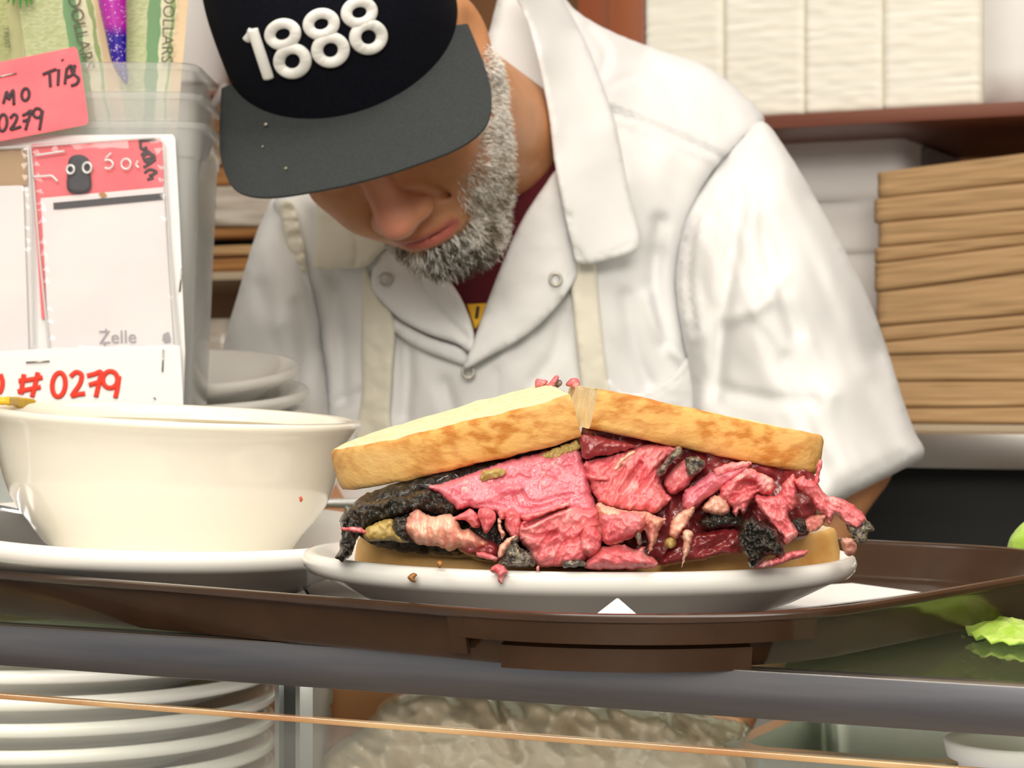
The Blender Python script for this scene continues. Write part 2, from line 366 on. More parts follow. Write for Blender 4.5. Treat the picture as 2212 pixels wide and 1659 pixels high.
# ================================================================ tray, plates, bowl
mat('tray_brown', (0.034, 0.015, 0.0065), 0.24, (0.045, 0.021, 0.0095), 40, bump=0.06, bscale=900, bdist=0.0003, coat=0.4)
mat('china', (0.92, 0.91, 0.87), 0.22, coat=0.6, sss=0.05, sssr=(0.5, 0.5, 0.4))
mat('china_cream', (0.88, 0.84, 0.73), 0.22, coat=0.6)
mat('soup', (0.42, 0.31, 0.10), 0.3, (0.50, 0.38, 0.15), 30)
mat('speck_red', (0.6, 0.1, 0.06), 0.5)
mat('paper_white', (0.88, 0.88, 0.87), 0.8)
mat('mustard', (0.80, 0.50, 0.03), 0.35, (0.65, 0.42, 0.03), 60, bump=0.3, bscale=200)
TCN = np.array([0.0798, 0.8445, 0]); TA = math.atan2(-0.645, 0.848); TL, TS = 0.58, 0.44
TZ = 1.2026
td = np.array([0.848, -0.645, 0]); tn = np.array([0.645, 0.848, 0])
TCT = TCN-td*TL/2+tn*TS/2
TR = np.stack([td, tn, UZ], 1)
def rrect(hx, hy, R, n=18):
    pts = []
    for cx, cy, a0 in ((hx-R, hy-R, 0), (-hx+R, hy-R, 90), (-hx+R, -hy+R, 180), (hx-R, -hy+R, 270)):
        for i in range(n+1):
            a = math.radians(a0+90*i/n); pts.append((cx+R*math.cos(a), cy+R*math.sin(a)))
    return pts
def loft(rings):
    n = len(rings[0]); V = np.vstack(rings); Fc = []
    for i in range(len(rings)-1):
        for j in range(n): k = (j+1) % n; Fc.append([i*n+j, i*n+k, (i+1)*n+k, (i+1)*n+j])
    Fc.append(list(range(n))[::-1]); Fc.append([(len(rings)-1)*n+j for j in range(n)]); return V, Fc
def tring(ins, z): return np.array([(x, y, z) for x, y in rrect(TL/2-ins, TS/2-ins, 0.115-ins*0.6)])
tray = thing('serving_tray', TCT+UZ*TZ, 'brown plastic cafeteria tray with rounded corners on the deli case', 'tray')
prof = [(0.019, 0.0), (0.0150, 0.0006), (0.0132, 0.003), (0.0065, 0.0185), (0.0062, 0.0200), (0.0015, 0.0207), (0.0, 0.0216), (0.0, 0.0235), (0.0012, 0.0246), (0.0035, 0.0250), (0.0062, 0.0244), (0.0085, 0.0225), (0.0215, 0.0055), (0.0245, 0.0034), (0.03, 0.0028)]
mk('tray_body', tr(loft([tring(i, z) for i, z in prof]), TR, TCT+UZ*TZ), 'tray_brown', tray, True, 40)
def arcpts(ins, a0, a1, n=30, R=None):
    R = 0.115-ins*0.6 if R is None else R; c = np.array([TL/2-ins-R, -TS/2+ins+R])
    return [c+R*np.array([math.cos(math.radians(a0+(a1-a0)*i/n)), math.sin(math.radians(a0+(a1-a0)*i/n))]) for i in range(n+1)]
def skirt(i0, i1, z0, z1, a0, a1, th):
    A = arcpts(i0, a0, a1); B = arcpts(i1, a0, a1); C = arcpts(i1+th, a0, a1); D = arcpts(i0+th, a0, a1); n = len(A)
    V = [(*p, z1) for p in A]+[(*p, z0) for p in B]+[(*p, z0) for p in C]+[(*p, z1) for p in D]; Fc = []
    for i in range(n-1):
        for q in range(4): r = (q+1) % 4; Fc.append([q*n+i, q*n+i+1, r*n+i+1, r*n+i])
    Fc += [[0, n, 2*n, 3*n], [n-1, 4*n-1, 3*n-1, 2*n-1]]
    return np.array(V), Fc
mk('corner_skirt', tr(skirt(0.0012, 0.0035, 0.0120, 0.0212, 266, 344, 0.004), TR, TCT+UZ*TZ), 'tray_brown', tray, True, 35)
mk('corner_tab', tr(skirt(0.0010, 0.0065, 0.0045, 0.0212, 263.5, 268, 0.004), TR, TCT+UZ*TZ), 'tray_brown', tray, True, 35)
mk('corner_foot', tr(skirt(0.0085, 0.0100, -0.0004, 0.0095, 276, 330, 0.008), TR, TCT+UZ*TZ), 'tray_brown', tray, True, 35)

PLATE = [(0, 0), (.60, 0), (.62, .0005), (.64, .0035), (.78, .0105), (.93, .0205), (.975, .0225), (.995, .0255), (1.0, .0285), (.992, .0315), (.975, .0325), (.95, .0322), (.90, .029), (.72, .0145), (.62, .0118), (.5, .011), (0, .0108)]
def plate(R, sy=1.0, h=1.0, n=128): return lathe([(r*R, z*h) for r, z in PLATE], n, 1.0, sy)
# sandwich platter
pc = P(1250, 1215, 1.075); PLR = 0.1365
Rp = ry(math.radians(0.5)) @ rx(math.radians(1.2))
PB = np.array([pc[0], 1.075, TZ+0.0048])
platter = mk('platter', tr(plate(PLR, 0.72), Rp, PB), 'china', origin=PB)
tag(platter, 'white oval platter holding the pastrami sandwich on the brown tray', 'plate')
# saucer and soup bowl, both tipped a little towards the front
SB = np.array([(352-CX)/F*1.205, 1.205, TZ+0.0060])
Rs = ry(math.radians(2.2)) @ rx(math.radians(2.6))
saucer = mk('saucer', tr(plate(0.131, 1.0, 1.02), Rs, SB+UZ*0.0042), 'china', origin=SB)
tag(saucer, 'round white saucer plate under the soup bowl', 'plate')
BB = SB+UZ*0.0165+Rs@np.array([0.002, 0, 0.0])
bowlprof = [(0, 0), (.060, 0), (.0635, .001), (.0665, .0045), (.0690, .0087), (.0745, .0177), (.0815, .0262), (.0866, .0343), (.0905, .0440), (.0932, .0536), (.0960, .0640), (.0982, .0705), (.1012, .0752), (.1035, .0780), (.1040, .0800), (.1030, .0815), (.1005, .0820), (.0980, .0805), (.0955, .0750), (.0905, .0550), (.083, .036), (.071, .0195), (.055, .0105), (0, .008)]
bowl = thing('soup_bowl', BB, 'cream white deep soup bowl with a rolled rim on the saucer', 'bowl')
Rb = ry(math.radians(2.9)) @ rx(math.radians(1.5))
mk('bowl_body', tr(lathe(bowlprof, 160), Rb, BB), 'china_cream', bowl)
mk('pink_speck', relief([(646, 1075), (651, 1072), (654, 1080), (649, 1085)], 1.107, th=0.006, er=4, bulge=0.001, amp=0.0, step=2, jit=0), 'speck_red', bowl)
sp = lathe([(0, -0.0005), (0.0940, -0.0005), (0.0949, 0.0), (0.06, 0.0004), (0, 0.0006)], 96)
so = mk('soup', tr(sp, ry(math.radians(2.2)) @ rx(math.radians(1.5)), BB+UZ*0.0740), 'soup')
tag(so, 'yellowish broth inside the soup bowl', 'soup')
mu = mk('mustard_drip', relief([(-16, 862), (20, 856), (60, 860), (76, 864), (82, 880), (84, 900), (66, 900), (52, 888), (28, 876), (-16, 874)], lambda x, y: 1.203+np.sqrt(np.maximum(1e-6, 0.0885**2-((x-352)/F*1.262)**2)), th=0.004, er=5, bulge=0.0015, amp=0.0004, step=4), 'mustard')
tag(mu, 'yellow mustard smear on the far rim of the soup bowl', 'mustard')
# spoon on the saucer
mat('chrome', (0.34, 0.34, 0.36), 0.12, metal=1.0)
def spoon():
    V = []; Fc = []; nu, nv = 40, 16
    for s, off in ((0, 0.0), (1, -0.0012)):
        for i in range(nu+1):
            t = i/nu; hw = 0.021*math.sqrt(max(0, 1-(2*t-1)**2))**0.9*(1-0.18*t) if t < 1 else 0
            hw = max(hw, 0.0004)
            for j in range(nv+1):
                w = 2*j/nv-1; V.append((0.062*(t-0.5), hw*w, -0.008*(1-w*w)*math.sin(math.pi*t)**0.8+off))
    m = (nu+1)*(nv+1)
    for i in range(nu):
        for j in range(nv):
            a = i*(nv+1)+j; Fc.append([a, a+1, a+nv+2, a+nv+1]); Fc.append([m+a, m+a+nv+1, m+a+nv+2, m+a+1])
    def rim(a, b): Fc.append([a, b, b+m, a+m])
    for i in range(nu): rim((i+1)*(nv+1), i*(nv+1)); rim(i*(nv+1)+nv, (i+1)*(nv+1)+nv)
    for j in range(nv): rim(j, j+1); rim(nu*(nv+1)+j+1, nu*(nv+1)+j)
    hp = catmull([(-0.029, 0, -0.001), (-0.045, 0, 0.004), (-0.075, 0, 0.010), (-0.12, 0, 0.009), (-0.15, 0, 0.006)], 6)
    h = tube(hp, np.interp(np.linspace(0, 1, len(hp)), [0, .2, .7, 1], [0.004, 0.0032, 0.005, 0.0065]), 12, flat=0.35, nrm=(0, 0, 1))
    return (np.array(V), Fc), h
sb, sh = spoon(); SPC = P(18, 1138, 1.165); SR = ry(math.radians(12)) @ rz(math.radians(12)) @ rx(math.radians(28))
spn = thing('soup_spoon', SPC-UZ*0.009, 'shiny steel soup spoon lying on the saucer beside the soup bowl', 'spoon')
mk('spoon_head', tr(sb, SR, SPC), 'chrome', spn); mk('spoon_handle', tr(sh, SR, SPC), 'chrome', spn)
# paper napkins under the platter
def sheet(poly, z, th=0.0007, bend=None):
    n = len(poly); T = [(x, y, z+(bend(x, y) if bend else 0)+th) for x, y in poly]; B = [(x, y, q-th) for x, y, q in T]
    return np.array(T+B), [list(range(n)), list(range(n, 2*n))[::-1]]+[[i, i+n, (i+1) % n+n, (i+1) % n] for i in range(n)]
za = TZ+0.0034
pl = [PZ(x, y, za)[:2] for x, y in ((1990, 1282), (1840, 1262), (1500, 1285), (1620, 1330))]
nk = mk('paper_napkin', sheet(pl, za), 'paper_white', smooth=False); tag(nk, 'flat white paper napkin sticking out under the right end of the platter', 'napkin')
pl = [PZ(x, y, za)[:2] for x, y in ((640, 1245), (720, 1228), (830, 1300), (700, 1330))]
nk = mk('paper_napkin', sheet(pl, za), 'paper_white', smooth=False); tag(nk, 'flat white paper napkin showing between saucer and platter', 'napkin')
nk = mk('paper_napkin', relief([(1190, 1402), (1334, 1291), (1462, 1402)], lambda x, y: 0.946+0*x+(1402-y)*0.0001, th=0.0012, er=4, bulge=0, amp=0, step=5, jit=0, smooth_poly=False), 'paper_white', smooth=False)
tag(nk, 'folded napkin corner standing up in front of the platter', 'napkin')
# stacked soup plates beside the tip jar
SD = [(0, 0), (.55, 0), (.57, .003), (.72, .012), (.90, .022), (.97, .026), (1.0, .0295), (1.0, .0325), (.985, .0345), (.95, .034), (.80, .022), (.66, .010), (.5, .006), (0, .0055)]
for i in range(7):
    q = P(352+(0, 16, 8, 2, 6, 0, 3)[i], 829, 1.665); z = 1.3010-0.0165*i
    R = ry(math.radians(-1.0+1.0*(i == 1))) @ rx(math.radians(max(1.5, 8.5-1.6*i)))
    if z < 1.2: break
    o = mk('soup_plate', tr(lathe([(r*0.106, zz) for r, zz in SD], 96), R, (q[0], q[1], z)), 'china')
    tag(o, ['topmost white soup plate of the stack beside the tip container', 'second white soup plate from the top of the stack beside the tip container', 'third white soup plate from the top, beside the tip container', 'fourth white soup plate from the top of the stack beside the tip container', 'fifth white soup plate from the top of the stack beside the tip container', 'sixth white soup plate from the top of the stack beside the tip container', 'bottom soup plate of the stack beside the tip container'][i], 'plate', 'soup plates stacked by the tip container')
# dinner plates stacked inside the case
for i in range(14):
    z = 1.1385-0.0150*i; q = P(118+random.Random(i).uniform(-4, 4), 829, 1.345)
    if z < 0.935: break
    o = mk('dinner_plate', tr(plate(0.1365, 1.0, 0.75, 96), rz(0.3*i), (q[0], q[1], z)), 'china')
    tag(o, '%s white dinner plate from the top of the stack inside the deli case' % ('first', 'second', 'third', 'fourth', 'fifth', 'sixth', 'seventh', 'eighth', 'ninth', 'tenth', 'eleventh', 'twelfth', 'thirteenth', 'fourteenth')[i], 'plate', 'dinner plates stacked in the case')
# ================================================================ pastrami sandwich
mat('crumb', (0.84, 0.66, 0.38), 0.85, (0.90, 0.76, 0.50), 260, bump=0.35, bscale=700, bdist=0.0008, sss=0.1, sssr=(0.6, 0.4, 0.2))
mat('crust', (0.72, 0.40, 0.11), 0.6, (0.50, 0.185, 0.024), 190, detail=6, mix=(0.40, 0.60), bump=0.5, bscale=420, bdist=0.0009, c3=(0.78, 0.49, 0.18), s3=26, m3=(0.46, 0.64), aniso=(0.6, 1, 1.2))
mat('crust_pale', (0.68, 0.39, 0.12), 0.6, (0.72, 0.45, 0.17), 120, bump=0.3, bscale=420, bdist=0.0007, c3=(0.56, 0.27, 0.055), s3=40, m3=(0.55, 0.75))
mat('meat_pink', (0.68, 0.115, 0.135), 0.32, (0.80, 0.24, 0.25), 110, detail=5, bump=0.55, bscale=420, bdist=0.0012, sss=0.18, sssr=(1, 0.3, 0.25), coat=0.15, c3=(0.86, 0.46, 0.43), s3=95, m3=(0.56, 0.72))
mat('meat_rose', (0.63, 0.13, 0.175), 0.28, (0.77, 0.24, 0.29), 90, detail=5, bump=0.5, bscale=360, bdist=0.001, sss=0.18, sssr=(1, 0.3, 0.25), coat=0.25, c3=(0.80, 0.42, 0.41), s3=200, m3=(0.60, 0.78))
mat('meat_deep', (0.16, 0.012, 0.014), 0.3, (0.34, 0.045, 0.05), 70, bump=0.6, bscale=300, bdist=0.0012, coat=0.4)
mat('meat_fat', (0.78, 0.34, 0.25), 0.32, (0.85, 0.50, 0.37), 90, bump=0.4, bscale=300, bdist=0.001, sss=0.25, sssr=(1, 0.5, 0.3), coat=0.3, c3=(0.62, 0.17, 0.16), s3=60, m3=(0.5, 0.7))
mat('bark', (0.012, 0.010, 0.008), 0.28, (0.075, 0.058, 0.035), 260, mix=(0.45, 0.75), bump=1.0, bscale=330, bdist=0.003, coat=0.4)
mat('bark_grey', (0.05, 0.045, 0.035), 0.3, (0.36, 0.30, 0.22), 330, mix=(0.42, 0.7), bump=1.0, bscale=330, bdist=0.002, coat=0.4)
mat('olive_sauce', (0.40, 0.27, 0.08), 0.4, (0.50, 0.38, 0.13), 160, bump=0.6, bscale=300, bdist=0.001)
def bread(name, parent, corner, end, wv, D, T, n=3.0, crustm='crust', seed=0, shear=False):
    u = end-corner; L = np.linalg.norm(u); u = u/L; w = np.array(wv, float); w = w if shear else w-u*(w@u); w /= np.linalg.norm(w); t = np.cross(u, w); t /= np.linalg.norm(t)
    if t[2] < 0: t = -t
    N = 90; a = np.linspace(-math.pi/2, math.pi/2, N)
    ox = L*np.abs(np.cos(a))**(2/n); oy = D/2+D/2*np.sign(np.sin(a))*np.abs(np.sin(a))**(2/n)
    out = np.stack([ox, oy], 1); out = resample(out, 0.0022); N = len(out)
    cen = np.array([L*0.42, D/2])
    prof = [(0.0035, 0.0), (0.0010, 0.0008), (0.0, 0.0030), (-0.0004, T*0.35), (-0.0003, T*0.7), (0.0, T-0.0022), (0.0009, T-0.0006), (0.0022, T)]
    rings = []
    for ins, z in prof:
        d = cen-out; d[:, 0] *= (out[:, 0] > 0.004); d /= np.linalg.norm(d, axis=1, keepdims=True)+1e-9
        q = out+d*ins; nz = fbm(np.c_[out/0.011, np.full(N, z/0.006+seed)], seed)*0.0005
        zz = z+0.0007*fbm(np.c_[out/0.012, np.full(N, seed+3.3)], seed+1)
        rings.append((q-d*nz[:, None], zz))
    def W(q, z): return corner+q[:, :1]*u+q[:, 1:2]*w+np.asarray(z).reshape(-1, 1)*t
    V = np.vstack([W(q, z) for q, z in rings]); Fc = []
    for i in range(len(rings)-1):
        for j in range(N-1): Fc.append([i*N+j, i*N+j+1, (i+1)*N+j+1, (i+1)*N+j])
    flip = (np.cross(V[Fc[0][1]]-V[Fc[0][0]], V[Fc[0][2]]-V[Fc[0][0]])@(V[0]-W(cen[None], [T/2])[0])) < 0
    if flip: Fc = [f[::-1] for f in Fc]
    # crumb body: both faces and the cut side, the faces as soft fine grids
    def face(q, z, sgn):
        lo, hi = q.min(0), q.max(0); G = np.array([(x, y) for x in np.arange(lo[0]+.002, hi[0], .0035) for y in np.arange(lo[1]+.002, hi[1], .0035)])
        G = G[inside(G, q)]; G = G[poly_dist(G, q) > .0016]
        r = delaunay_2d_cdt([Vector(p) for p in np.vstack([q, G])], [], [list(range(len(q)))], 1, 1e-7)
        p = np.array([k[:] for k in r[0]]); dd = poly_dist(p, q)
        zz = np.full(len(p), z[0]*0+np.mean(z))+sgn*(0.0006*fbm(np.c_[p/0.009, np.full(len(p), seed+8.0)], seed+2))*np.minimum(1, dd/0.004)
        for k in range(len(p)):
            e = np.argmin(((q-p[k])**2).sum(1))
            if dd[k] < 1e-6: zz[k] = z[e]
        return W(p, zz), [list(f) for f in r[2]]
    caps = []
    for (q, z), sgn in ((rings[0], -1), (rings[-1], 1)):
        z = np.broadcast_to(z, (N,)); v, f = face(q, z, sgn)
        nn = np.cross(v[f[0][1]]-v[f[0][0]], v[f[0][2]]-v[f[0][0]])@t*sgn
        if nn < 0: f = [k[::-1] for k in f]
        caps.append((v, f))
    m = len(rings); A = [V[i*N] for i in range(m)]; B = [V[i*N+N-1] for i in range(m)]
    ny_ = 22; CV = []; CF = []
    for i in range(m):
        for j in range(ny_+1):
            p = A[i]+(B[i]-A[i])*j/ny_; CV.append(p+u*0.0008*(float(fbm(np.array([p/0.004]), seed)[0]))*(0 < j < ny_))
    for i in range(m-1):
        for j in range(ny_):
            k = i*(ny_+1)+j; CF.append([k, k+1, k+ny_+2, k+ny_+1])
    CV = np.array(CV)
    if np.cross(CV[CF[0][1]]-CV[CF[0][0]], CV[CF[0][2]]-CV[CF[0][0]])@u > 0: CF = [f[::-1] for f in CF]
    s = mk(name, join(caps[0], caps[1], (CV, CF)), 'crumb', parent, True, 50)
    mk('crust', (V, Fc), crustm, s, True, 60)
    return s
SL = thing('pastrami_sandwich_half', P(1000, 1290, 1.03), 'half pastrami sandwich on rye whose top slice slopes down towards the soup bowl', 'sandwich')
SRR = thing('pastrami_sandwich_half', P(1550, 1290, 1.03), 'half pastrami sandwich on rye with ragged meat and black bark hanging out', 'sandwich')
bread('bread_slice', SL, P(1258, 946, 0.988), P(744, 1084, 1.0), (-0.11, 1, 0.062), 0.092, 0.0205, 2.25, 'crust', 1, True)
bread('bread_slice', SRR, P(1274, 926, 0.986), P(1795, 1034, 1.0), (-0.085, 1, 0.012), 0.088, 0.0186, 5.0, 'crust', 2)
bread('bread_slice', SL, P(1250, 1312, 1.006), P(722, 1243, 1.034), (0.0, 1, 0.03), 0.085, 0.0168, 3.2, 'crust_pale', 3)
bread('bread_slice', SRR, P(1290, 1322, 1.006), P(1856, 1222, 1.042), (-0.03, 1, 0.02), 0.085, 0.0185, 5.0, 'crust_pale', 4)
def meat(par, poly, m, Y, name='pastrami_slice', **k):
    d = dict(th=0.02, er=22, bulge=0.008, amp=0.0022, ns=26, step=4.5, jit=2.2, seed=int(poly[0][0]*7+poly[0][1]*13) % 997, ridge=0.25, famp=0.0009, epow=1.35)
    d.update(k); return mk(name, relief(poly, Y, **d), m, par)
# packed meat between the slices; its dark colour paints the shade inside each half
meat(SL, [(765, 1085), (900, 1030), (1100, 975), (1250, 930), (1262, 1210), (1000, 1205), (800, 1175)], 'bark', 1.012, 'shaded_meat_core', th=0.055, er=30, bulge=0.006, amp=0.004, step=9)  # bark material used here only for its black, as inner shade
meat(SRR, [(1262, 905), (1400, 930), (1600, 972), (1745, 1008), (1765, 1090), (1740, 1160), (1620, 1190), (1440, 1215), (1262, 1215)], 'meat_deep', 1.012, 'shaded_meat_core', th=0.055, er=30, bulge=0.006, amp=0.004, step=9)
# --- half by the soup bowl
meat(SL, [(742, 1106), (790, 1085), (860, 1074), (935, 1056), (990, 1085), (985, 1112), (905, 1104), (868, 1116), (828, 1122), (795, 1136), (772, 1160), (760, 1198), (745, 1212), (724, 1206), (736, 1180), (735, 1135)], 'bark', 0.998, 'bark_crust', th=0.03, er=16, bulge=0.006, amp=0.004, ns=14, jit=3.0)
meat(SL, [(1000, 1130), (1060, 1120), (1100, 1140), (1110, 1200), (1060, 1215), (1010, 1195)], 'bark', 1.003, 'bark_crust', amp=0.003, ns=14)
meat(SL, [(786, 1148), (815, 1128), (850, 1122), (878, 1140), (884, 1172), (835, 1168), (795, 1168)], 'olive_sauce', 0.992, 'mustard_sauce', er=12, bulge=0.005, amp=0.002, ns=12)
meat(SL, [(738, 1140), (770, 1138), (792, 1147), (788, 1153), (760, 1149), (740, 1146)], 'meat_pink', 0.988, er=5, bulge=0.003, th=0.004, amp=0.0006)
meat(SL, [(845, 1125), (870, 1115), (885, 1125), (880, 1150), (892, 1172), (862, 1165), (850, 1150)], 'bark', 0.988, 'bark_crust', er=9, bulge=0.004, amp=0.002, ns=10)
meat(SL, [(870, 1143), (884, 1111), (904, 1102), (925, 1113), (941, 1117), (960, 1108), (978, 1113), (992, 1128), (997, 1145), (1012, 1140), (1032, 1158), (1056, 1174), (1040, 1184), (1012, 1188), (990, 1184), (972, 1191), (955, 1182), (941, 1180), (915, 1176), (893, 1171)], 'meat_fat', 0.990, er=26, bulge=0.010, amp=0.003, ns=22, ang=1.35, stretch=2.4, ridge=0.5, creases=[([(930, 1112), (926, 1140), (934, 1178)], 0.005, 4), ([(958, 1108), (952, 1140), (966, 1184)], 0.004, 4)])
meat(SL, [(980, 1150), (1020, 1150), (1075, 1175), (1080, 1205), (1040, 1205), (990, 1190)], 'meat_deep', 0.996, er=14)
# the big cut slab under the top slice
A_poly = [(925, 1052), (960, 1042), (1032, 1018), (1090, 996), (1163, 978), (1220, 962), (1252, 968), (1262, 1000), (1272, 1024), (1278, 1060), (1290, 1098), (1262, 1112), (1225, 1102), (1180, 1112), (1140, 1124), (1110, 1122), (1083, 1118), (1069, 1108), (1036, 1100), (1013, 1096), (989, 1099), (970, 1084), (952, 1068)]
meat(SL, A_poly, 'meat_rose', lambda x, y: 0.990+(1110-y)*0.00009, th=0.04, er=16, bulge=0.007, amp=0.0011, ns=16, jit=2.0, seed=11, step=3.4, famp=0.0004,
     creases=[([(1050, 1078), (1085, 1060), (1120, 1052)], -0.0022, 9), ([(1128, 1058), (1140, 1078), (1165, 1083), (1200, 1072), (1238, 1066)], 0.0022, 2.6, 0.0008), ([(1165, 1045), (1178, 1030), (1195, 1033), (1190, 1050), (1172, 1056)], 0.0014, 2.2), ([(1120, 1025), (1150, 1035), (1170, 1018)], 0.0012, 2.2), ([(1200, 1000), (1215, 1012), (1235, 1006)], 0.0012, 2), ([(1110, 1070), (1120, 1092), (1150, 1100), (1190, 1090)], 0.0018, 3), ([(1090, 1095), (1060, 1088), (1030, 1092)], 0.002, 3)])
meat(SL, [(1140, 1120), (1180, 1106), (1225, 1095), (1262, 1098), (1292, 1096), (1300, 1125), (1308, 1156), (1296, 1180), (1272, 1207), (1240, 1222), (1190, 1225), (1158, 1221), (1143, 1192), (1122, 1170), (1116, 1148), (1122, 1130)], 'meat_pink', 0.986, th=0.04, er=24, bulge=0.009, amp=0.0025, ns=24, ang=-0.75, stretch=1.8, seed=21, step=3.6, ridge=0.45,
     creases=[([(1135, 1135), (1160, 1122), (1190, 1108), (1230, 1092)], 0.008, 5, 0.002), ([(1160, 1195), (1175, 1170), (1195, 1150)], 0.004, 4), ([(1200, 1215), (1210, 1185), (1230, 1165)], 0.003, 4), ([(1240, 1170), (1262, 1150), (1290, 1140)], 0.004, 5), ([(1130, 1150), (1160, 1158), (1200, 1150)], 0.003, 4)])
meat(SL, [(1125, 1112), (1150, 1108), (1195, 1094), (1228, 1084), (1232, 1090), (1195, 1104), (1150, 1122), (1128, 1124)], 'meat_pink', 0.981, er=7, bulge=0.004, th=0.006, amp=0.001, seed=23)
meat(SL, [(1255, 1150), (1270, 1135), (1292, 1140), (1300, 1158), (1296, 1185), (1275, 1205), (1258, 1198), (1248, 1175)], 'meat_pink', 0.980, er=16, bulge=0.008, amp=0.002, ns=12, seed=27)
meat(SL, [(1000, 1108), (1014, 1097), (1030, 1110), (1038, 1124), (1036, 1140), (1020, 1138), (1005, 1126), (990, 1124), (972, 1120)], 'meat_pink', 0.986, er=12, bulge=0.006, amp=0.0015, ns=12, seed=31)
meat(SL, [(1036, 1099), (1055, 1097), (1070, 1108), (1071, 1122), (1062, 1140), (1051, 1153), (1044, 1146), (1038, 1128), (1032, 1112)], 'meat_pink', 0.980, er=14, bulge=0.004, amp=0.0005, ns=20, jit=0.6, th=0.006, seed=32)
meat(SL, [(1076, 1100), (1086, 1098), (1092, 1112), (1086, 1124), (1078, 1120)], 'meat_pink', 0.982, er=6, bulge=0.004, th=0.006)
meat(SL, [(1075, 1118), (1082, 1122), (1084, 1140), (1093, 1156), (1086, 1166), (1079, 1150), (1074, 1132)], 'meat_fat', 0.982, er=5, bulge=0.004, th=0.006)
meat(SL, [(1090, 1105), (1110, 1100), (1128, 1120), (1124, 1150), (1118, 1172), (1104, 1160), (1098, 1150), (1090, 1135)], 'meat_pink', 0.984, er=10, bulge=0.005, th=0.01, seed=35)
meat(SL, [(1080, 1208), (1088, 1172), (1108, 1158), (1122, 1160), (1118, 1175), (1136, 1190), (1152, 1200), (1158, 1222), (1120, 1226), (1078, 1224)], 'bark_grey', 0.982, 'bark_crust', er=12, bulge=0.006, amp=0.003, ns=12, seed=36)
meat(SL, [(1074, 1200), (1082, 1176), (1096, 1162), (1114, 1156), (1106, 1172), (1094, 1190), (1080, 1206)], 'meat_fat', 0.976, 'fat_edge', er=6, bulge=0.003, th=0.006, amp=0.0006)
meat(SL, [(1215, 1214), (1240, 1206), (1262, 1212), (1268, 1222), (1240, 1226), (1218, 1225)], 'bark_grey', 0.977, 'bark_crust', er=7, bulge=0.004, th=0.008, amp=0.002, ns=9)
meat(SL, [(1028, 1190), (1060, 1196), (1078, 1205), (1070, 1212), (1035, 1205)], 'meat_pink', 0.985, er=6, bulge=0.004, th=0.006)
meat(SL, [(1040, 1020), (1070, 1012), (1092, 1018), (1085, 1030), (1060, 1034), (1042, 1040)], 'olive_sauce', 0.9885, 'mustard_sauce', er=4, bulge=0.001, amp=0.0018, ns=7, th=0.008, jit=4)
meat(SL, [(1165, 985), (1190, 972), (1225, 958), (1247, 950), (1252, 968), (1225, 982), (1195, 996), (1172, 994)], 'olive_sauce', 0.9955, 'mustard_sauce', er=4, bulge=0.001, amp=0.0022, ns=8, th=0.01, jit=4)
# --- ragged half
meat(SRR, [(1254, 940), (1300, 944), (1372, 962), (1335, 978), (1290, 985), (1262, 992), (1254, 965)], 'meat_deep', 0.992, er=12, bulge=0.004, amp=0.001, seed=41)
meat(SRR, [(1262, 996), (1310, 985), (1365, 966), (1420, 958), (1466, 966), (1442, 990), (1427, 1012), (1428, 1040), (1440, 1065), (1452, 1078), (1438, 1092), (1415, 1110), (1380, 1106), (1330, 1100), (1292, 1086), (1276, 1050), (1266, 1020)], 'meat_pink', lambda x, y: 0.990+(1100-y)*0.00008, th=0.04, er=18, bulge=0.008, amp=0.0024, ns=15, ang=-0.95, stretch=3.2, ridge=0.55, seed=42, step=3.6,
     creases=[([(1340, 1060), (1365, 1025), (1385, 1000)], 0.005, 4, 0.0015), ([(1375, 1065), (1395, 1035), (1420, 1015)], 0.004, 3.5), ([(1310, 1075), (1330, 1050), (1350, 1010)], 0.003, 3), ([(1410, 1050), (1425, 1060), (1440, 1075)], 0.004, 3)])
meat(SRR, [(1268, 1022), (1290, 1028), (1312, 1030), (1310, 1036), (1285, 1038), (1268, 1032)], 'meat_pink', 0.983, er=5, bulge=0.003, th=0.005)
meat(SRR, [(1325, 1012), (1345, 988), (1370, 973), (1372, 980), (1350, 994), (1332, 1014)], 'meat_fat', 0.983, 'fat_edge', er=3, bulge=0.002, th=0.003, amp=0.0004)
meat(SRR, [(1464, 964), (1476, 974), (1470, 986), (1448, 1002), (1436, 1024), (1422, 1030), (1418, 1018), (1436, 996), (1450, 978)], 'bark_grey', 0.982, 'bark_crust', er=8, bulge=0.005, amp=0.002, ns=9, th=0.012)
meat(SRR, [(1438, 1028), (1462, 1004), (1486, 990), (1512, 994), (1518, 1006), (1498, 1032), (1478, 1056), (1452, 1068), (1436, 1050)], 'meat_pink', 0.993, er=14, bulge=0.006, amp=0.002, ns=16, ang=-0.6, stretch=2, seed=45)
meat(SRR, [(1484, 988), (1512, 990), (1524, 1004), (1512, 1020), (1490, 1030), (1480, 1012)], 'bark_grey', 0.986, 'bark_crust', er=8, bulge=0.004, amp=0.002, ns=9)
meat(SRR, [(1474, 1092), (1478, 1062), (1505, 1040), (1540, 1018), (1580, 1008), (1614, 1002), (1618, 1012), (1596, 1034), (1556, 1060), (1520, 1084), (1494, 1106), (1480, 1104)], 'meat_rose', 0.989, er=16, bulge=0.009, amp=0.0022, ns=18, ang=-0.6, stretch=2.2, seed=46, ridge=0.4)
meat(SRR, [(1545, 1012), (1580, 1000), (1616, 996), (1622, 1003), (1590, 1018), (1560, 1030), (1545, 1030)], 'meat_pink', 0.983, er=7, bulge=0.004, th=0.007, seed=47)
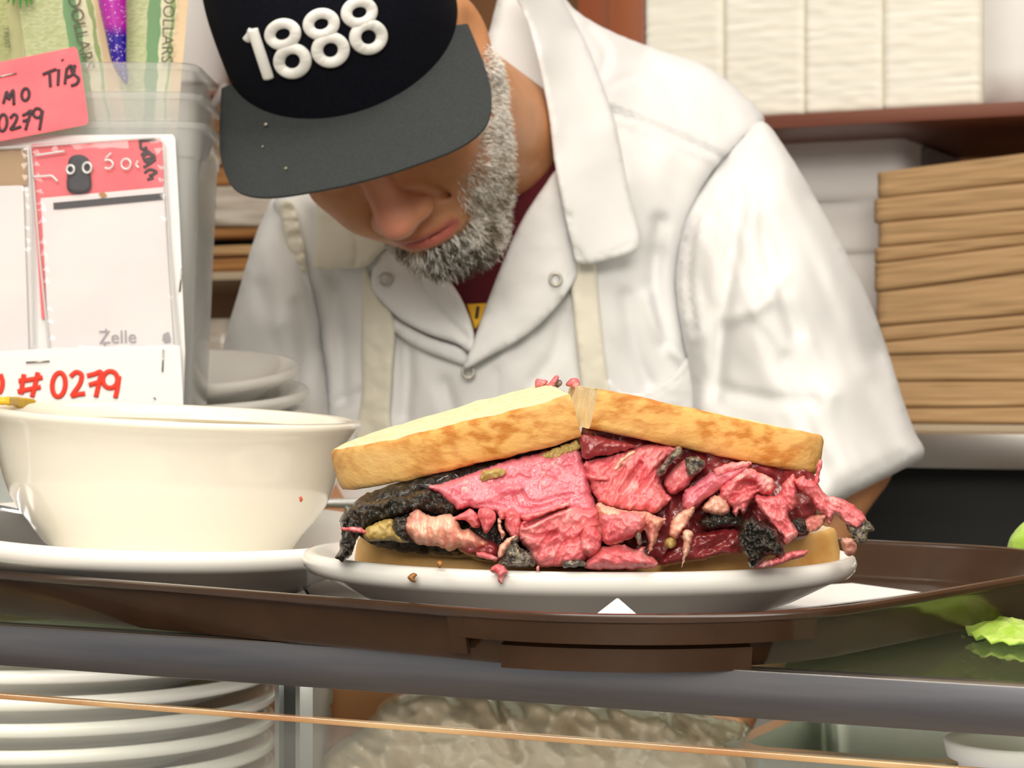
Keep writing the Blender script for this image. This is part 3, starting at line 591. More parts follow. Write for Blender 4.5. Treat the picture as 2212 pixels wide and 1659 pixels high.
meat(SRR, [(1290, 1086), (1330, 1098), (1362, 1104), (1398, 1106), (1420, 1116), (1441, 1121), (1430, 1132), (1424, 1150), (1412, 1180), (1401, 1196), (1399, 1170), (1392, 1140), (1378, 1158), (1350, 1168), (1312, 1178), (1298, 1150), (1294, 1118)], 'meat_fat', 0.982, th=0.02, er=16, bulge=0.008, amp=0.0022, ns=18, seed=48, step=3.6, creases=[([(1400, 1112), (1394, 1130), (1396, 1150)], 0.005, 4), ([(1310, 1150), (1340, 1140), (1370, 1145)], 0.003, 4)])
meat(SRR, [(1300, 1110), (1345, 1104), (1385, 1112), (1392, 1135), (1372, 1156), (1340, 1166), (1310, 1176), (1300, 1150)], 'meat_pink', 0.976, th=0.012, er=18, bulge=0.005, amp=0.0018, ns=16, seed=49)
meat(SRR, [(1268, 1212), (1300, 1182), (1345, 1176), (1368, 1186), (1393, 1180), (1394, 1198), (1412, 1205), (1416, 1226), (1330, 1230), (1268, 1228)], 'meat_pink', 0.982, er=22, bulge=0.010, amp=0.0022, ns=20, ang=0.25, stretch=2, seed=50)
meat(SRR, [(1374, 1150), (1384, 1152), (1386, 1175), (1376, 1176)], 'bark_grey', 0.974, 'bark_crust', er=4, bulge=0.003, th=0.005)
meat(SRR, [(1446, 1140), (1452, 1122), (1474, 1104), (1500, 1090), (1503, 1098), (1492, 1120), (1478, 1142), (1462, 1164), (1448, 1160)], 'meat_fat', 0.984, er=8, bulge=0.005, th=0.008, seed=52)
meat(SRR, [(1476, 1146), (1494, 1148), (1496, 1162), (1488, 1190), (1478, 1208), (1474, 1225), (1472, 1225), (1474, 1195), (1474, 1168)], 'meat_fat', 0.978, er=6, bulge=0.004, th=0.006, seed=53)
meat(SRR, [(1440, 1164), (1456, 1160), (1462, 1176), (1450, 1184), (1436, 1180)], 'olive_sauce', 0.984, 'mustard_sauce', er=6, bulge=0.004, th=0.008)
meat(SRR, [(1425, 1222), (1440, 1185), (1490, 1155), (1560, 1140), (1604, 1150), (1602, 1190), (1560, 1200), (1490, 1214)], 'meat_deep', 0.996, er=18, bulge=0.006, amp=0.003, ns=20, ang=-0.3, stretch=3, ridge=0.6, seed=54)
meat(SRR, [(1510, 1130), (1530, 1110), (1560, 1100), (1600, 1110), (1605, 1135), (1570, 1140), (1530, 1145)], 'bark', 0.992, 'bark_crust', er=10, bulge=0.005, amp=0.003, ns=11)
meat(SRR, [(1522, 1088), (1545, 1068), (1572, 1078), (1578, 1102), (1560, 1112), (1538, 1110), (1520, 1102)], 'meat_fat', 0.985, er=12, bulge=0.007, amp=0.002, ns=12, seed=56)
meat(SRR, [(1556, 1052), (1590, 1026), (1617, 1010), (1642, 1022), (1668, 1034), (1676, 1048), (1662, 1070), (1638, 1066), (1625, 1078), (1607, 1113), (1597, 1100), (1591, 1117), (1574, 1088), (1556, 1078)], 'meat_pink', 0.984, th=0.012, er=12, bulge=0.007, amp=0.003, ns=14, ang=-0.5, stretch=1.8, ridge=0.6, seed=57, step=3.4, jit=2.2, creases=[([(1596, 1054), (1610, 1042), (1628, 1044)], 0.010, 6), ([(1580, 1075), (1600, 1068), (1640, 1052)], 0.004, 4)])
meat(SRR, [(1630, 1071), (1660, 1072), (1684, 1066), (1690, 1046), (1714, 1024), (1718, 1034), (1722, 1060), (1720, 1092), (1704, 1110), (1716, 1134), (1724, 1150), (1712, 1166), (1698, 1178), (1686, 1160), (1661, 1128), (1640, 1104)], 'meat_pink', 0.982, th=0.012, er=13, bulge=0.007, amp=0.0028, ns=15, ang=1.0, stretch=1.8, ridge=0.5, seed=58, step=3.4, jit=2.2)
meat(SRR, [(1714, 1040), (1736, 1028), (1741, 1036), (1764, 1042), (1784, 1068), (1813, 1076), (1842, 1090), (1862, 1106), (1872, 1124), (1858, 1140), (1836, 1138), (1804, 1113), (1797, 1122), (1791, 1136), (1782, 1112), (1768, 1104), (1748, 1074), (1726, 1056)], 'meat_pink', lambda x, y: 0.980+(x-1714)*0.00003, th=0.010, er=13, bulge=0.006, amp=0.0024, ns=16, ang=0.6, stretch=2.5, ridge=0.5, seed=59, step=3.4, jit=1.6)
meat(SRR, [(1740, 1122), (1780, 1108), (1790, 1112), (1776, 1136), (1758, 1150), (1742, 1146)], 'meat_fat', 0.985, er=7, bulge=0.004, th=0.008, seed=60)
meat(SRR, [(1704, 1130), (1720, 1118), (1742, 1122), (1756, 1126), (1742, 1148), (1734, 1156), (1722, 1150)], 'bark', 0.987, 'bark_crust', er=8, bulge=0.004, amp=0.002, ns=9)
meat(SRR, [(1828, 1128), (1850, 1136), (1868, 1122), (1882, 1132), (1888, 1146), (1874, 1150), (1872, 1168), (1858, 1174), (1846, 1160), (1830, 1146)], 'bark_grey', 0.984, 'bark_crust', er=9, bulge=0.005, amp=0.002, ns=9)
meat(SRR, [(1600, 1132), (1616, 1120), (1626, 1110), (1636, 1122), (1652, 1130), (1668, 1138), (1682, 1150), (1686, 1166), (1698, 1186), (1690, 1206), (1672, 1198), (1652, 1204), (1640, 1218), (1624, 1226), (1614, 1210), (1604, 1190), (1594, 1168)], 'bark', 0.976, 'bark_crust', th=0.014, er=14, bulge=0.008, amp=0.004, ns=9, ridge=0.2, seed=62, step=3.2, jit=3.0)
meat(SRR, [(1636, 1216), (1670, 1206), (1692, 1194), (1738, 1188), (1746, 1194), (1738, 1202), (1700, 1214), (1660, 1226), (1630, 1228)], 'meat_pink', 0.979, er=7, bulge=0.004, th=0.006, seed=63)
meat(SRR, [(1766, 1000), (1774, 992), (1778, 1004), (1772, 1022), (1768, 1044), (1758, 1044), (1762, 1022)], 'meat_pink', 0.979, er=5, bulge=0.003, th=0.004, seed=64)
meat(SRR, [(1815, 1170), (1835, 1160), (1850, 1178), (1846, 1196), (1830, 1200)], 'meat_fat', 1.02, er=7, bulge=0.004, th=0.008)
# shreds and crumbs that fell off
mat('crumb_brown', (0.35, 0.13, 0.03), 0.7, (0.5, 0.25, 0.08), 200, bump=0.5)
def bit(poly, Y, m, label, cat, name, **k):
    d = dict(th=0.006, er=7, bulge=0.003, amp=0.001, ns=8, step=3, jit=1.0, seed=int(poly[0][0])); d.update(k)
    tag(mk(name, relief(poly, Y, **d), m), label, cat, 'shreds and crumbs off the sandwich')
bit([(1058, 1232), (1072, 1219), (1086, 1222), (1098, 1236), (1090, 1242), (1084, 1262), (1076, 1254), (1072, 1240)], 0.974, 'meat_pink', 'pink meat shred hanging over the platter rim', 'meat shred', 'meat_shred')
bit([(880, 1246), (892, 1238), (902, 1242), (896, 1250), (900, 1258), (888, 1256)], 0.986, 'crumb_brown', 'brown crumb stuck on the outside of the platter below the rye crust', 'crumb', 'bread_crumb')
bit([(943, 1214), (953, 1212), (956, 1222), (948, 1228)], 0.980, 'crumb_brown', 'brown crumb sitting on the platter rim', 'crumb', 'bread_crumb')
bit([(1158, 1224), (1164, 1222), (1164, 1232), (1159, 1234)], 0.974, 'meat_pink', 'tiny red meat crumb on the platter rim', 'crumb', 'meat_crumb')
bit([(1155, 826), (1160, 817), (1174, 820), (1184, 822), (1178, 832), (1164, 838), (1156, 838)], 1.062, 'meat_pink', 'pink meat shred lying on the top rye slice beside a dark flake', 'meat shred', 'meat_shred')
bit([(1180, 834), (1194, 818), (1202, 810), (1208, 814), (1204, 828), (1196, 838), (1184, 840)], 1.058, 'meat_pink', 'curled meat shred with a dark tip standing on the top rye slice', 'meat shred', 'meat_shred')
bit([(1198, 832), (1206, 820), (1214, 822), (1212, 834), (1204, 838)], 1.056, 'bark_grey', 'dark bark flake on the top rye slice', 'bark flake', 'bark_flake')
bit([(1222, 832), (1232, 818), (1246, 817), (1252, 830), (1246, 840), (1232, 836)], 1.056, 'meat_pink', 'pink meat shred on the top rye slice at the cut', 'meat shred', 'meat_shred')
# ================================================================ the man behind the case
def head_rot(y, p, r):
    y, p, r = map(math.radians, (y, p, r)); cy, sy, cp, sp, cr, sr = math.cos(y), math.sin(y), math.cos(p), math.sin(p), math.cos(r), math.sin(r)
    B = np.diag([1, -1, 1.0]); Pm = np.array([[1, 0, 0], [0, cp, sp], [0, -sp, cp]]); Yw = np.array([[cy, -sy, 0], [sy, cy, 0], [0, 0, 1]])
    return np.array([[cr, 0, sr], [0, 1, 0], [-sr, 0, cr]]) @ B @ Yw @ Pm
HR = head_rot(22.07, 50.73, -20.30); HC = np.array([-0.0976, 1.604, CAMZ+0.2226])
def H(x, y, z): return HC+HR@np.array([x, y, z])
def axis(a, b, fine, lo, hi, coarse): return np.r_[np.arange(lo, a, coarse), np.arange(a, b, fine), np.arange(b, hi+coarse, coarse)]
vol = Vol(axis(-0.215, 0.07, 0.0024, -0.46, 0.50, 0.011), axis(1.44, 1.72, 0.0024, 1.40, 2.45, 0.012), axis(1.42, 1.66, 0.0024, -0.012, 1.85, 0.013))
def he(c, r, k=0.01, cut=False): vol.ell(H(*c), r, HR, k, cut)
def hc(a, b, r1, r2, k=0.01, cut=False): vol.cap(H(*a), H(*b), r1, r2, k, cut)
he((0, -0.008, 0.045), (0.076, 0.097, 0.085)); he((0, 0.032, -0.015), (0.064, 0.064, 0.085), 0.02)
he((0, 0.042, -0.072), (0.050, 0.048, 0.040), 0.02); he((0, 0.080, -0.098), (0.024, 0.018, 0.018), 0.015)
for s in (-1, 1):
    hc((s*0.056, 0.002, -0.045), (s*0.016, 0.075, -0.100), 0.020, 0.018, 0.02)
    he((s*0.044, 0.064, -0.012), (0.024, 0.026, 0.024), 0.02)
    he((s*0.040, 0.070, -0.045), (0.022, 0.020, 0.024), 0.02)
hc((-0.040, 0.084, 0.033), (0.040, 0.084, 0.033), 0.014, 0.014, 0.015)
for s in (-1, 1): he((s*0.032, 0.101, 0.013), (0.019, 0.014, 0.013), 0.010, True)
for s in (-1, 1): he((s*0.032, 0.080, 0.010), (0.0155, 0.0135, 0.012), 0.004)
he((0, 0.078, -0.058), (0.036, 0.026, 0.030), 0.02)
hc((0, 0.094, 0.026), (0, 0.112, -0.012), 0.0095, 0.0125, 0.010); he((0, 0.1155, -0.022), (0.0165, 0.0165, 0.0145), 0.008)
for s in (-1, 1):
    he((s*0.0155, 0.1045, -0.028), (0.0100, 0.0140, 0.0095), 0.006); he((s*0.0085, 0.112, -0.0375), (0.0050, 0.0065, 0.004), 0.003, True)
    hc((s*0.020, 0.098, -0.022), (s*0.034, 0.086, -0.055), 0.0030, 0.002, 0.008, True)
he((0, 0.0985, -0.0565), (0.0255, 0.0105, 0.0070), 0.006); he((0, 0.0975, -0.0685), (0.0225, 0.0110, 0.0075), 0.006); he((0, 0.1085, -0.0625), (0.0245, 0.0095, 0.0013), 0.002, True)
for s in (-1, 1):
    c = H(s*0.078, -0.008, 0.002); ER = HR @ rz(s*0.35) @ rx(0.25); vol.ell(c, (0.0075, 0.019, 0.033), ER, 0.006)
    vol.ell(H(s*0.086, -0.004, 0.004), (0.0065, 0.0115, 0.020), ER, 0.004, True); vol.ell(H(s*0.082, 0.004, -0.004), (0.008, 0.005, 0.006), ER, 0.003, True)
    vol.ell(H(s*0.078, 0.002, -0.030), (0.006, 0.009, 0.009), ER, 0.006)
vol.cap(P(930, 205, 1.66), P(1110, 330, 1.83), 0.055, 0.058, 0.02)
vol.cap(P(1110, 330, 1.93), P(1120, 900, 2.02), 0.085, 0.12, 0.04)                 # spine
vol.cap(P(760, 560, 1.95), P(1440, 430, 1.97), 0.05, 0.05, 0.04)                 # shoulders
vol.ell(P(1110, 800, 2.00), (0.14, 0.10, 0.19), None, 0.05)
vol.ell(P(1090, 1400, 2.06), (0.16, 0.12, 0.20), None, 0.06)
hips = [np.array([-0.09, 2.12, 0.90]), np.array([0.10, 2.12, 0.90])]
for h, s in zip(hips, (-1, 1)):
    vol.cap(h, (h[0]*1.1, 2.09, 0.48), 0.095, 0.060, 0.03); vol.cap((h[0]*1.1, 2.09, 0.48), (h[0]*1.15, 2.15, 0.08), 0.056, 0.040, 0.02)
    vol.cap((h[0]*1.15, 2.17, 0.042), (h[0]*1.25, 1.99, 0.034), 0.042, 0.034, 0.02)
sh_r, el_r, wr_r = P(1500, 480, 1.96), P(1815, 960, 1.82), P(1545, 1570, 1.74)    # arm on the far side of the sandwich
sh_l, el_l, wr_l = P(710, 610, 1.96), P(590, 1000, 1.86), P(850, 1500, 1.74)
for s_, e_, w_, q in ((sh_r, el_r, wr_r, 1), (sh_l, el_l, wr_l, -1)):
    vol.cap(s_, e_, 0.055, 0.047, 0.03); vol.cap(e_, w_, 0.046, 0.028, 0.02)
    d = (w_-e_)/np.linalg.norm(w_-e_); sd = np.array([q*-0.9, -0.3, -0.3]); sd = sd-d*(sd@d); sd /= np.linalg.norm(sd); up = np.cross(d, sd)
    pm = w_+d*0.045; vol.cap(w_+d*0.01, pm+d*0.03, 0.026, 0.030, 0.012)
    for j, ln in enumerate((0.062, 0.072, 0.068, 0.052)):
        b0 = pm+d*0.045+sd*(j-1.5)*0.019; b1 = b0+d*ln*0.5+up*0.006; b2 = b1+d*ln*0.35+up*0.024
        vol.cap(b0-d*0.01, b1, 0.0095, 0.009, 0.004); vol.cap(b1, b2, 0.009, 0.008, 0.003)
    t0 = w_+d*0.03-sd*0.026; vol.cap(t0, t0+d*0.03-sd*0.018, 0.0115, 0.0105, 0.008); vol.cap(t0+d*0.03-sd*0.018, t0+d*0.058-sd*0.016+up*0.012, 0.0105, 0.009, 0.003)
BV, BF = vol.mesh(); BV = relax(BV, BF, 2, 0.4)
# surface colours that belong to the skin: lips, stubble shade under the beard, ruddy nose
L = (BV-HC)@HR
lx, ly, lz = np.abs(L[:, 0]), L[:, 1], L[:, 2]
near = np.linalg.norm(L, axis=1) < 0.18
def g(v, a, b): return np.clip((v-a)/(b-a), 0, 1)
skin = np.array([0.64, 0.31, 0.15]); cols = np.tile(skin, (len(BV), 1))
def blend(c, m): 
    global cols
    cols = cols*(1-m[:, None])+np.array(c)*m[:, None]
blend((0.70, 0.27, 0.20), near*np.exp(-((lx/0.022)**2+((lz+0.015)/0.035)**2))*g(ly, 0.09, 0.105)*0.8)
blend((0.62, 0.28, 0.15), near*np.exp(-(((lx-0.045)/0.03)**2+((lz+0.02)/0.03)**2))*0.6)
lip = near*(lx < 0.026)*np.exp(-((lz+0.0625)/0.0085)**4)*g(ly, 0.094, 0.100)
blend((0.50, 0.13, 0.11), lip*0.9)
# beard area (in head coordinates): cheeks below the cheekbone, jaw, chin and sideburn
side = g(lx, 0.030, 0.048); chinm = g(-lz, 0.070, 0.080)
bm_ = near*np.maximum(np.maximum(g(-lz-(0.062-lx)*0.55, 0.020, 0.032)*side*g(ly, -0.012, 0.0), chinm*g(ly, 0.0, 0.02)), (lz > -0.06)*(lz < 0.035)*g(lx, 0.058, 0.064)*g(ly, 0.008, 0.018)*(1-g(ly, 0.045, 0.055)))
bm_ = bm_*(1-np.clip(lip*2, 0, 1))*((lz > -0.118) & ~((lz < -0.055) & (ly < 0.012)) & ~((lz < -0.085) & (ly < 0.045)))*np.where(L[:, 0] < -0.012, g(-lz, 0.078, 0.088), 1.0)
must = near*g(lx, 0.006, 0.012)*(lx < 0.036)*g(-lz, 0.043, 0.047)*(1-g(-lz, 0.053, 0.057))*g(ly, 0.085, 0.09)
blend((0.46, 0.29, 0.22), np.clip(bm_, 0, 1)*0.75)
blend((0.34, 0.17, 0.10), must*0.35)
mat('skin', (0.93, 0.92, 0.92), 0.42, (1.05, 1.02, 1.0), 60, vcol=True, bump=0.12, bscale=500, bdist=0.0006, sss=0.12, sssr=(1, 0.4, 0.2))
person = mk('person', (BV, BF), 'skin', origin=(0.0, 2.1, 0.0), cols=cols)
tag(person, 'person in a white short sleeved work shirt and dark cap bending over the deli case', 'person')
# ---------------------------------------------------------------- beard
VN = np.zeros_like(BV); tri = np.cross(BV[BF[:, 1]]-BV[BF[:, 0]], BV[BF[:, 3]]-BV[BF[:, 0]])
for q in range(4): np.add.at(VN, BF[:, q], tri)
VN /= np.linalg.norm(VN, axis=1, keepdims=True)+1e-12
if np.mean(((BV-HC)*VN).sum(1)[near]) < 0: VN = -VN
rng = np.random.default_rng(5); prob = np.clip(bm_, 0, 1)**1.5*np.where(lz > -0.05, 0.22+0.78*np.clip((0.028-ly)/0.02, 0, 1), 1.0); prob /= prob.sum()
NB = 12000; ids = rng.choice(len(BV), NB, p=prob)
def hairs(ids, length, rad, colfn):
    n = len(ids); p0 = BV[ids]+rng.normal(0, 0.0008, (n, 3)); nm = VN[ids]; dn = -HR[:, 2]
    d = nm*0.75+dn*0.5+rng.normal(0, 0.35, (n, 3)); d /= np.linalg.norm(d, axis=1, keepdims=True)
    ln = length(L[ids], n); sw = np.cross(d, rng.normal(0, 1, (n, 3))); sw /= np.linalg.norm(sw, axis=1, keepdims=True)
    pts = [p0-nm*0.001, p0+d*ln[:, None]*0.4+sw*ln[:, None]*0.12, p0+d*ln[:, None]*0.75+sw*ln[:, None]*0.05+dn*ln[:, None]*0.1, p0+d*ln[:, None]*0.95-sw*ln[:, None]*0.18+dn*ln[:, None]*0.25]
    u = np.cross(d, sw); V = np.zeros((n, 4, 3, 3)); rr = [1, 0.95, 0.8, 0.3]
    for i in range(4):
        for j in range(3):
            a = j*2*math.pi/3; V[:, i, j] = pts[i]+rad*rr[i]*(math.cos(a)*sw+math.sin(a)*u)
    base = (np.arange(n)*12)[:, None, None]; f = []
    for i in range(3):
        for j in range(3): k = (j+1) % 3; f.append([i*3+j, i*3+k, (i+1)*3+k, (i+1)*3+j])
    Fc = (base+np.array(f)[None]).reshape(-1, 4)
    return V.reshape(-1, 3), Fc, np.repeat(colfn(L[ids], n), 12, axis=0)
def blen(l, n): return rng.uniform(0.6, 1.0, n)*np.interp(-l[:, 2], [-0.03, 0.02, 0.05, 0.08, 0.11], [0.0016, 0.0030, 0.0065, 0.010, 0.013])
def bcol(l, n):
    t = rng.uniform(0, 1, n); front = np.exp(-(np.abs(l[:, 0])/0.030)**2); t = 0.45*t+0.275+0.30*fbm(l/0.0055, 9, 2)+0.30*np.clip((0.045-l[:, 1])/0.03, 0, 1)
    c = np.where((t < 0.22+0.40*front)[:, None], np.array([0.10, 0.075, 0.05]), np.where((t < 0.55)[:, None], np.array([0.50, 0.42, 0.32]), np.array([1.0, 0.97, 0.91]))); return c
hv, hf, hcol = hairs(ids, blen, 0.00031, bcol)
mat('hair', (1, 1, 1), 0.55, vcol=True)
bo = mk('beard', (hv, hf), 'hair', person, cols=hcol); bo['kind'] = 'stuff'; bo['label'] = 'short grizzled white and dark beard'
# ---------------------------------------------------------------- cap
mat('cap_black', (0.0035, 0.004, 0.008), 0.95, (0.006, 0.0065, 0.012), 500, bump=0.25, bscale=1600, bdist=0.0004, spec=0.15)
mat('cap_grey', (0.036, 0.041, 0.043), 0.95, (0.048, 0.053, 0.054), 700, bump=0.25, bscale=1600, bdist=0.0004, spec=0.2)
mat('thread_white', (0.88, 0.88, 0.86), 0.55, bump=0.2, bscale=900, bdist=0.0003)
KR = head_rot(2.63, 47.43, -14.26); KC = np.array([-0.1248, 1.56, CAMZ+0.2583]); KS = 1.026
def Kp(q): return KC+KS*(np.asarray(q, float)@KR.T)
def crown_r(z):  # half sizes of the crown at height z
    t = np.clip(z/0.118, 0, 1); f = (1-t**3.4)**(1/2.4); return f
def crown_pt(a, z):
    f = crown_r(z); x = 0.0845*math.sin(a)*f; yb = math.cos(a)
    y = (0.098 if yb > 0 else 0.100)*yb*f
    if yb > 0: y = y-0.05*max(0, z)*(yb**2)*0.6
    return (x, y-0.0, z)
crv = []; crf = []; na, nzz = 96, 30
for shell, sc_, zo in ((0, 1.0, 0.0), (1, 0.965, -0.002)):
    for i in range(nzz+1):
        z = -0.004+0.1218*(i/nzz)**0.85
        for j in range(na):
            x, y, zz = crown_pt(2*math.pi*j/na, max(z, 0)); crv.append((x*sc_, y*sc_, min(z, 0.1178)+zo*(i/nzz)))
m_ = (nzz+1)*na
for i in range(nzz):
    for j in range(na):
        k = (j+1) % na; crf.append([i*na+k, i*na+j, (i+1)*na+j, (i+1)*na+k]); crf.append([m_+i*na+j, m_+i*na+k, m_+(i+1)*na+k, m_+(i+1)*na+j])
for j in range(na): crf.append([j, (j+1) % na, m_+(j+1) % na, m_+j])
crf.append([nzz*na+j for j in range(na)][::-1]); crf.append([m_+nzz*na+j for j in range(na)])
cap = mk('cap', (Kp(crv), crf), 'cap_black', person, True, 60); cap['label'] = 'black snapback cap with white raised numerals and charcoal brim'
bo_ = []
hw = 0.0915
outer = catmull([(-0.0885, 0.030), (-0.0930, 0.075), (-0.0930, 0.108), (-0.0850, 0.136), (-0.0640, 0.1525), (-0.030, 0.1605), (0, 0.1625), (0.030, 0.1605), (0.0640, 0.1525), (0.0850, 0.136), (0.0930, 0.108), (0.0930, 0.075), (0.0885, 0.030)], 6)
inner = np.array([crown_pt(a, 0)[:2] for a in np.linspace(-math.pi*0.40, math.pi*0.40, len(outer))])*0.985
nb_ = len(outer); nw = 8; brv = []; brf = []
for side_ in (0, 1):
    for i in range(nb_):
        for j in range(nw+1):
            q = inner[i]+(outer[i]-inner[i])*j/nw; zc = -0.0055*(abs(q[0])/hw)**2.2-0.10*max(0, q[1]-0.09)*0.35
            edge = 0.0009 if (j == nw) else 0
            brv.append((q[0], q[1], zc+(-0.0034+edge if side_ else -edge)))
m_ = nb_*(nw+1)
for i in range(nb_-1):
    for j in range(nw):
        a = i*(nw+1)+j; brf.append([a, a+1, a+nw+2, a+nw+1]); brf.append([m_+a, m_+a+nw+1, m_+a+nw+2, m_+a+1])
    a = i*(nw+1)+nw; brf.append([a, a+m_, a+nw+1+m_, a+nw+1]); a = i*(nw+1); brf.append([a, a+nw+1, a+nw+1+m_, a+m_])
for i in (0, nb_-1):
    for j in range(nw): a = i*(nw+1)+j; f = [a, a+1, a+1+m_, a+m_]; brf.append(f if i == 0 else f[::-1])
mk('brim', (Kp(brv), brf), 'cap_grey', cap, True, 50)
mat('lint', (0.6, 0.55, 0.42), 0.8)
# raised numerals: each stroke is drawn on the front panel
def on_crown(px, py, lift=0.0022):
    d = P(px, py, 1.0)-np.array([0, 0, CAMZ]); best = None
    for t in np.linspace(1.40, 1.62, 441):
        q = (np.array([0, 0, CAMZ])+d*t-KC)@KR/KS
        if 0 <= q[2] <= 0.115:
            f = float(crown_r(q[2])); yy = q[1]+(0.03*q[2]*(1 if q[1] > 0 else 0))
            if (q[0]/(0.0845*f+1e-6))**2+(yy/(0.098*f+1e-6))**2 <= 1.0: return np.array([0, 0, CAMZ])+d*(t-lift)
    return np.array([0, 0, CAMZ])+d*1.5
def dstroke(pts, w, closed):
    p = catmull(pts, 6, closed); Q = np.array([on_crown(x, y) for x, y in p])
    for _ in range(2): Q = (np.roll(Q, 1, 0)+Q*2+np.roll(Q, -1, 0))/4 if closed else np.vstack([Q[:1], (Q[:-2]+2*Q[1:-1]+Q[2:])/4, Q[-1:]])
    return tube(Q, w, 12, closed, flat=0.62, nrm=KR@np.array([0, 1, 0.15]))
def loop(cx, cy, rx_, ry_, rot):
    return [(cx+rx_*math.cos(a)*math.cos(rot)-ry_*math.sin(a)*math.sin(rot), cy+rx_*math.cos(a)*math.sin(rot)+ry_*math.sin(a)*math.cos(rot)) for a in np.linspace(0, 2*math.pi, 14, endpoint=False)]
rt = math.radians(-14)
num = dstroke([(546, 62), (557, 95), (570, 135), (581, 168)], 0.0042, False)
num = join(num, dstroke([(534, 86), (542, 76), (547, 64)], 0.0034, False))
eights = [((611, 74), (632, 132)), ((694, 52), (714, 108)), ((776, 27), (796, 80))]
mk('numeral', num, 'thread_white', cap)
for (ux, uy), (bx_, by_) in eights:
    mk('numeral', join(dstroke(loop(ux, uy, 28, 23, rt), 0.0039, True), dstroke(loop(bx_, by_, 29, 27, rt), 0.0041, True)), 'thread_white', cap)
# ---------------------------------------------------------------- shirt and apron
mat('cotton', (0.80, 0.80, 0.80), 1.0, (0.77, 0.77, 0.775), 12, bump=0.10, bscale=900, bdist=0.0004, spec=0.08)
mat('cotton_cream', (0.80, 0.76, 0.65), 1.0, bump=0.10, bscale=900, bdist=0.0004, spec=0.08)
mat('maroon', (0.085, 0.004, 0.010), 0.9, bump=0.15, bscale=900, bdist=0.0004)
mat('yellow_print', (0.75, 0.42, 0.02), 0.7); mat('snap', (0.48, 0.46, 0.40), 0.35, metal=0.7); mat('ink_black', (0.012, 0.012, 0.016), 0.6)
TY = rbf([(600, 440, 1.85), (700, 900, 1.845), (690, 700, 1.845), (800, 700, 1.80), (900, 700, 1.785), (1020, 800, 1.775), (1200, 700, 1.785), (1350, 700, 1.80), (1480, 600, 1.84), (1500, 830, 1.835), (1350, 400, 1.795), (1450, 330, 1.82), (1560, 340, 1.85), (1640, 262, 1.90), (1480, 200, 1.885), (1400, 110, 1.93), (1240, 20, 1.88), (1120, -40, 1.85), (1300, 200, 1.815), (760, 470, 1.83), (1000, 400, 1.80), (1020, 1300, 1.80), (700, 1300, 1.88), (1500, 1300, 1.88), (1020, 2050, 1.93), (650, 2050, 2.0), (1700, 2050, 1.98)])
torso = [(1100, -70), (1180, -60), (1240, 20), (1330, 72), (1420, 106), (1520, 140), (1590, 190), (1652, 258), (1600, 310), (1540, 372), (1492, 470), (1470, 600), (1485, 720), (1508, 830), (1540, 1100), (1600, 1400), (1760, 1560), (1860, 1700), (1880, 2050), (640, 2050), (660, 1400), (700, 900), (692, 750), (650, 600), (605, 480), (592, 432), (660, 400), (800, 380), (1000, 220)]
shirt = mk('work_shirt', relief(torso, TY, th=0.30, er=34, bulge=0.020, amp=0.0065, ns=120, ang=1.2, stretch=2.2, step=9.5, jit=0.8, seed=71, back=1,
    creases=[([(1318, 238), (1400, 268), (1480, 302), (1560, 338)], 0.008, 8, 0.005), ([(1425, 480), (1412, 620), (1440, 740)], 0.012, 16), ([(1400, 640), (1425, 720), (1475, 775)], -0.010, 14), ([(1350, 640), (1372, 760), (1400, 830)], 0.008, 16), ([(1320, 330), (1390, 420), (1410, 520)], -0.006, 22),
             ([(720, 600), (735, 720), (740, 860)], 0.010, 16), ([(870, 700), (880, 780), (875, 900)], 0.010, 14), ([(1070, 800), (1076, 900), (1080, 1000)], 0.003, 6), ([(960, 830), (985, 920)], 0.006, 14), ([(1270, 60), (1310, 110), (1300, 160)], 0.006, 10), ([(1310, 190), (1350, 170), (1420, 150)], 0.004, 8), ([(1160, 820), (1200, 760), (1220, 680)], 0.006, 18), ([(720, 880), (780, 850)], 0.006, 14)]), 'cotton', person)
shirt['label'] = 'white cotton work shirt'
SY = rbf([(1652, 258, 1.885), (1560, 350, 1.85), (1480, 600, 1.81), (1500, 830, 1.80), (1560, 1000, 1.76), (1640, 450, 1.78), (1680, 650, 1.745), (1760, 420, 1.86), (1900, 760, 1.84), (1998, 985, 1.80), (1800, 850, 1.735), (1780, 1080, 1.70), (1600, 1150, 1.75)])
sleeve_r = [(1556, 352), (1600, 300), (1648, 262), (1700, 326), (1762, 428), (1820, 532), (1876, 645), (1915, 750), (1950, 862), (1975, 930), (1997, 985), (1930, 1024), (1840, 1070), (1760, 1112), (1640, 1150), (1530, 1150), (1500, 1000), (1498, 850), (1474, 720), (1460, 600), (1484, 470)]
so_ = mk('sleeve', relief(sleeve_r, SY, th=0.12, er=60, bulge=0.030, amp=0.0075, ns=80, ang=1.15, stretch=3.0, step=11, jit=0.6, seed=72,
    creases=[([(1568, 352), (1505, 470), (1486, 600), (1500, 720)], 0.004, 8, 0.004), ([(1600, 420), (1580, 560), (1560, 700), (1545, 860)], 0.012, 16), ([(1640, 420), (1668, 560), (1720, 720)], 0.008, 16), ([(1560, 840), (1640, 860), (1760, 870)], 0.006, 14), ([(1570, 690), (1640, 660), (1690, 600)], -0.007, 16), ([(1700, 780), (1760, 900), (1800, 1000)], 0.008, 20), ([(1990, 955), (1900, 1005), (1800, 1055)], 0.002, 3), ([(1690, 380), (1760, 520), (1820, 660), (1870, 800)], -0.006, 24)]), 'cotton', shirt)
LY = rbf([(592, 432, 1.88), (560, 490, 1.87), (640, 560, 1.83), (600, 700, 1.79), (480, 750, 1.82), (690, 750, 1.84), (590, 950, 1.76), (465, 950, 1.80), (710, 950, 1.82)])
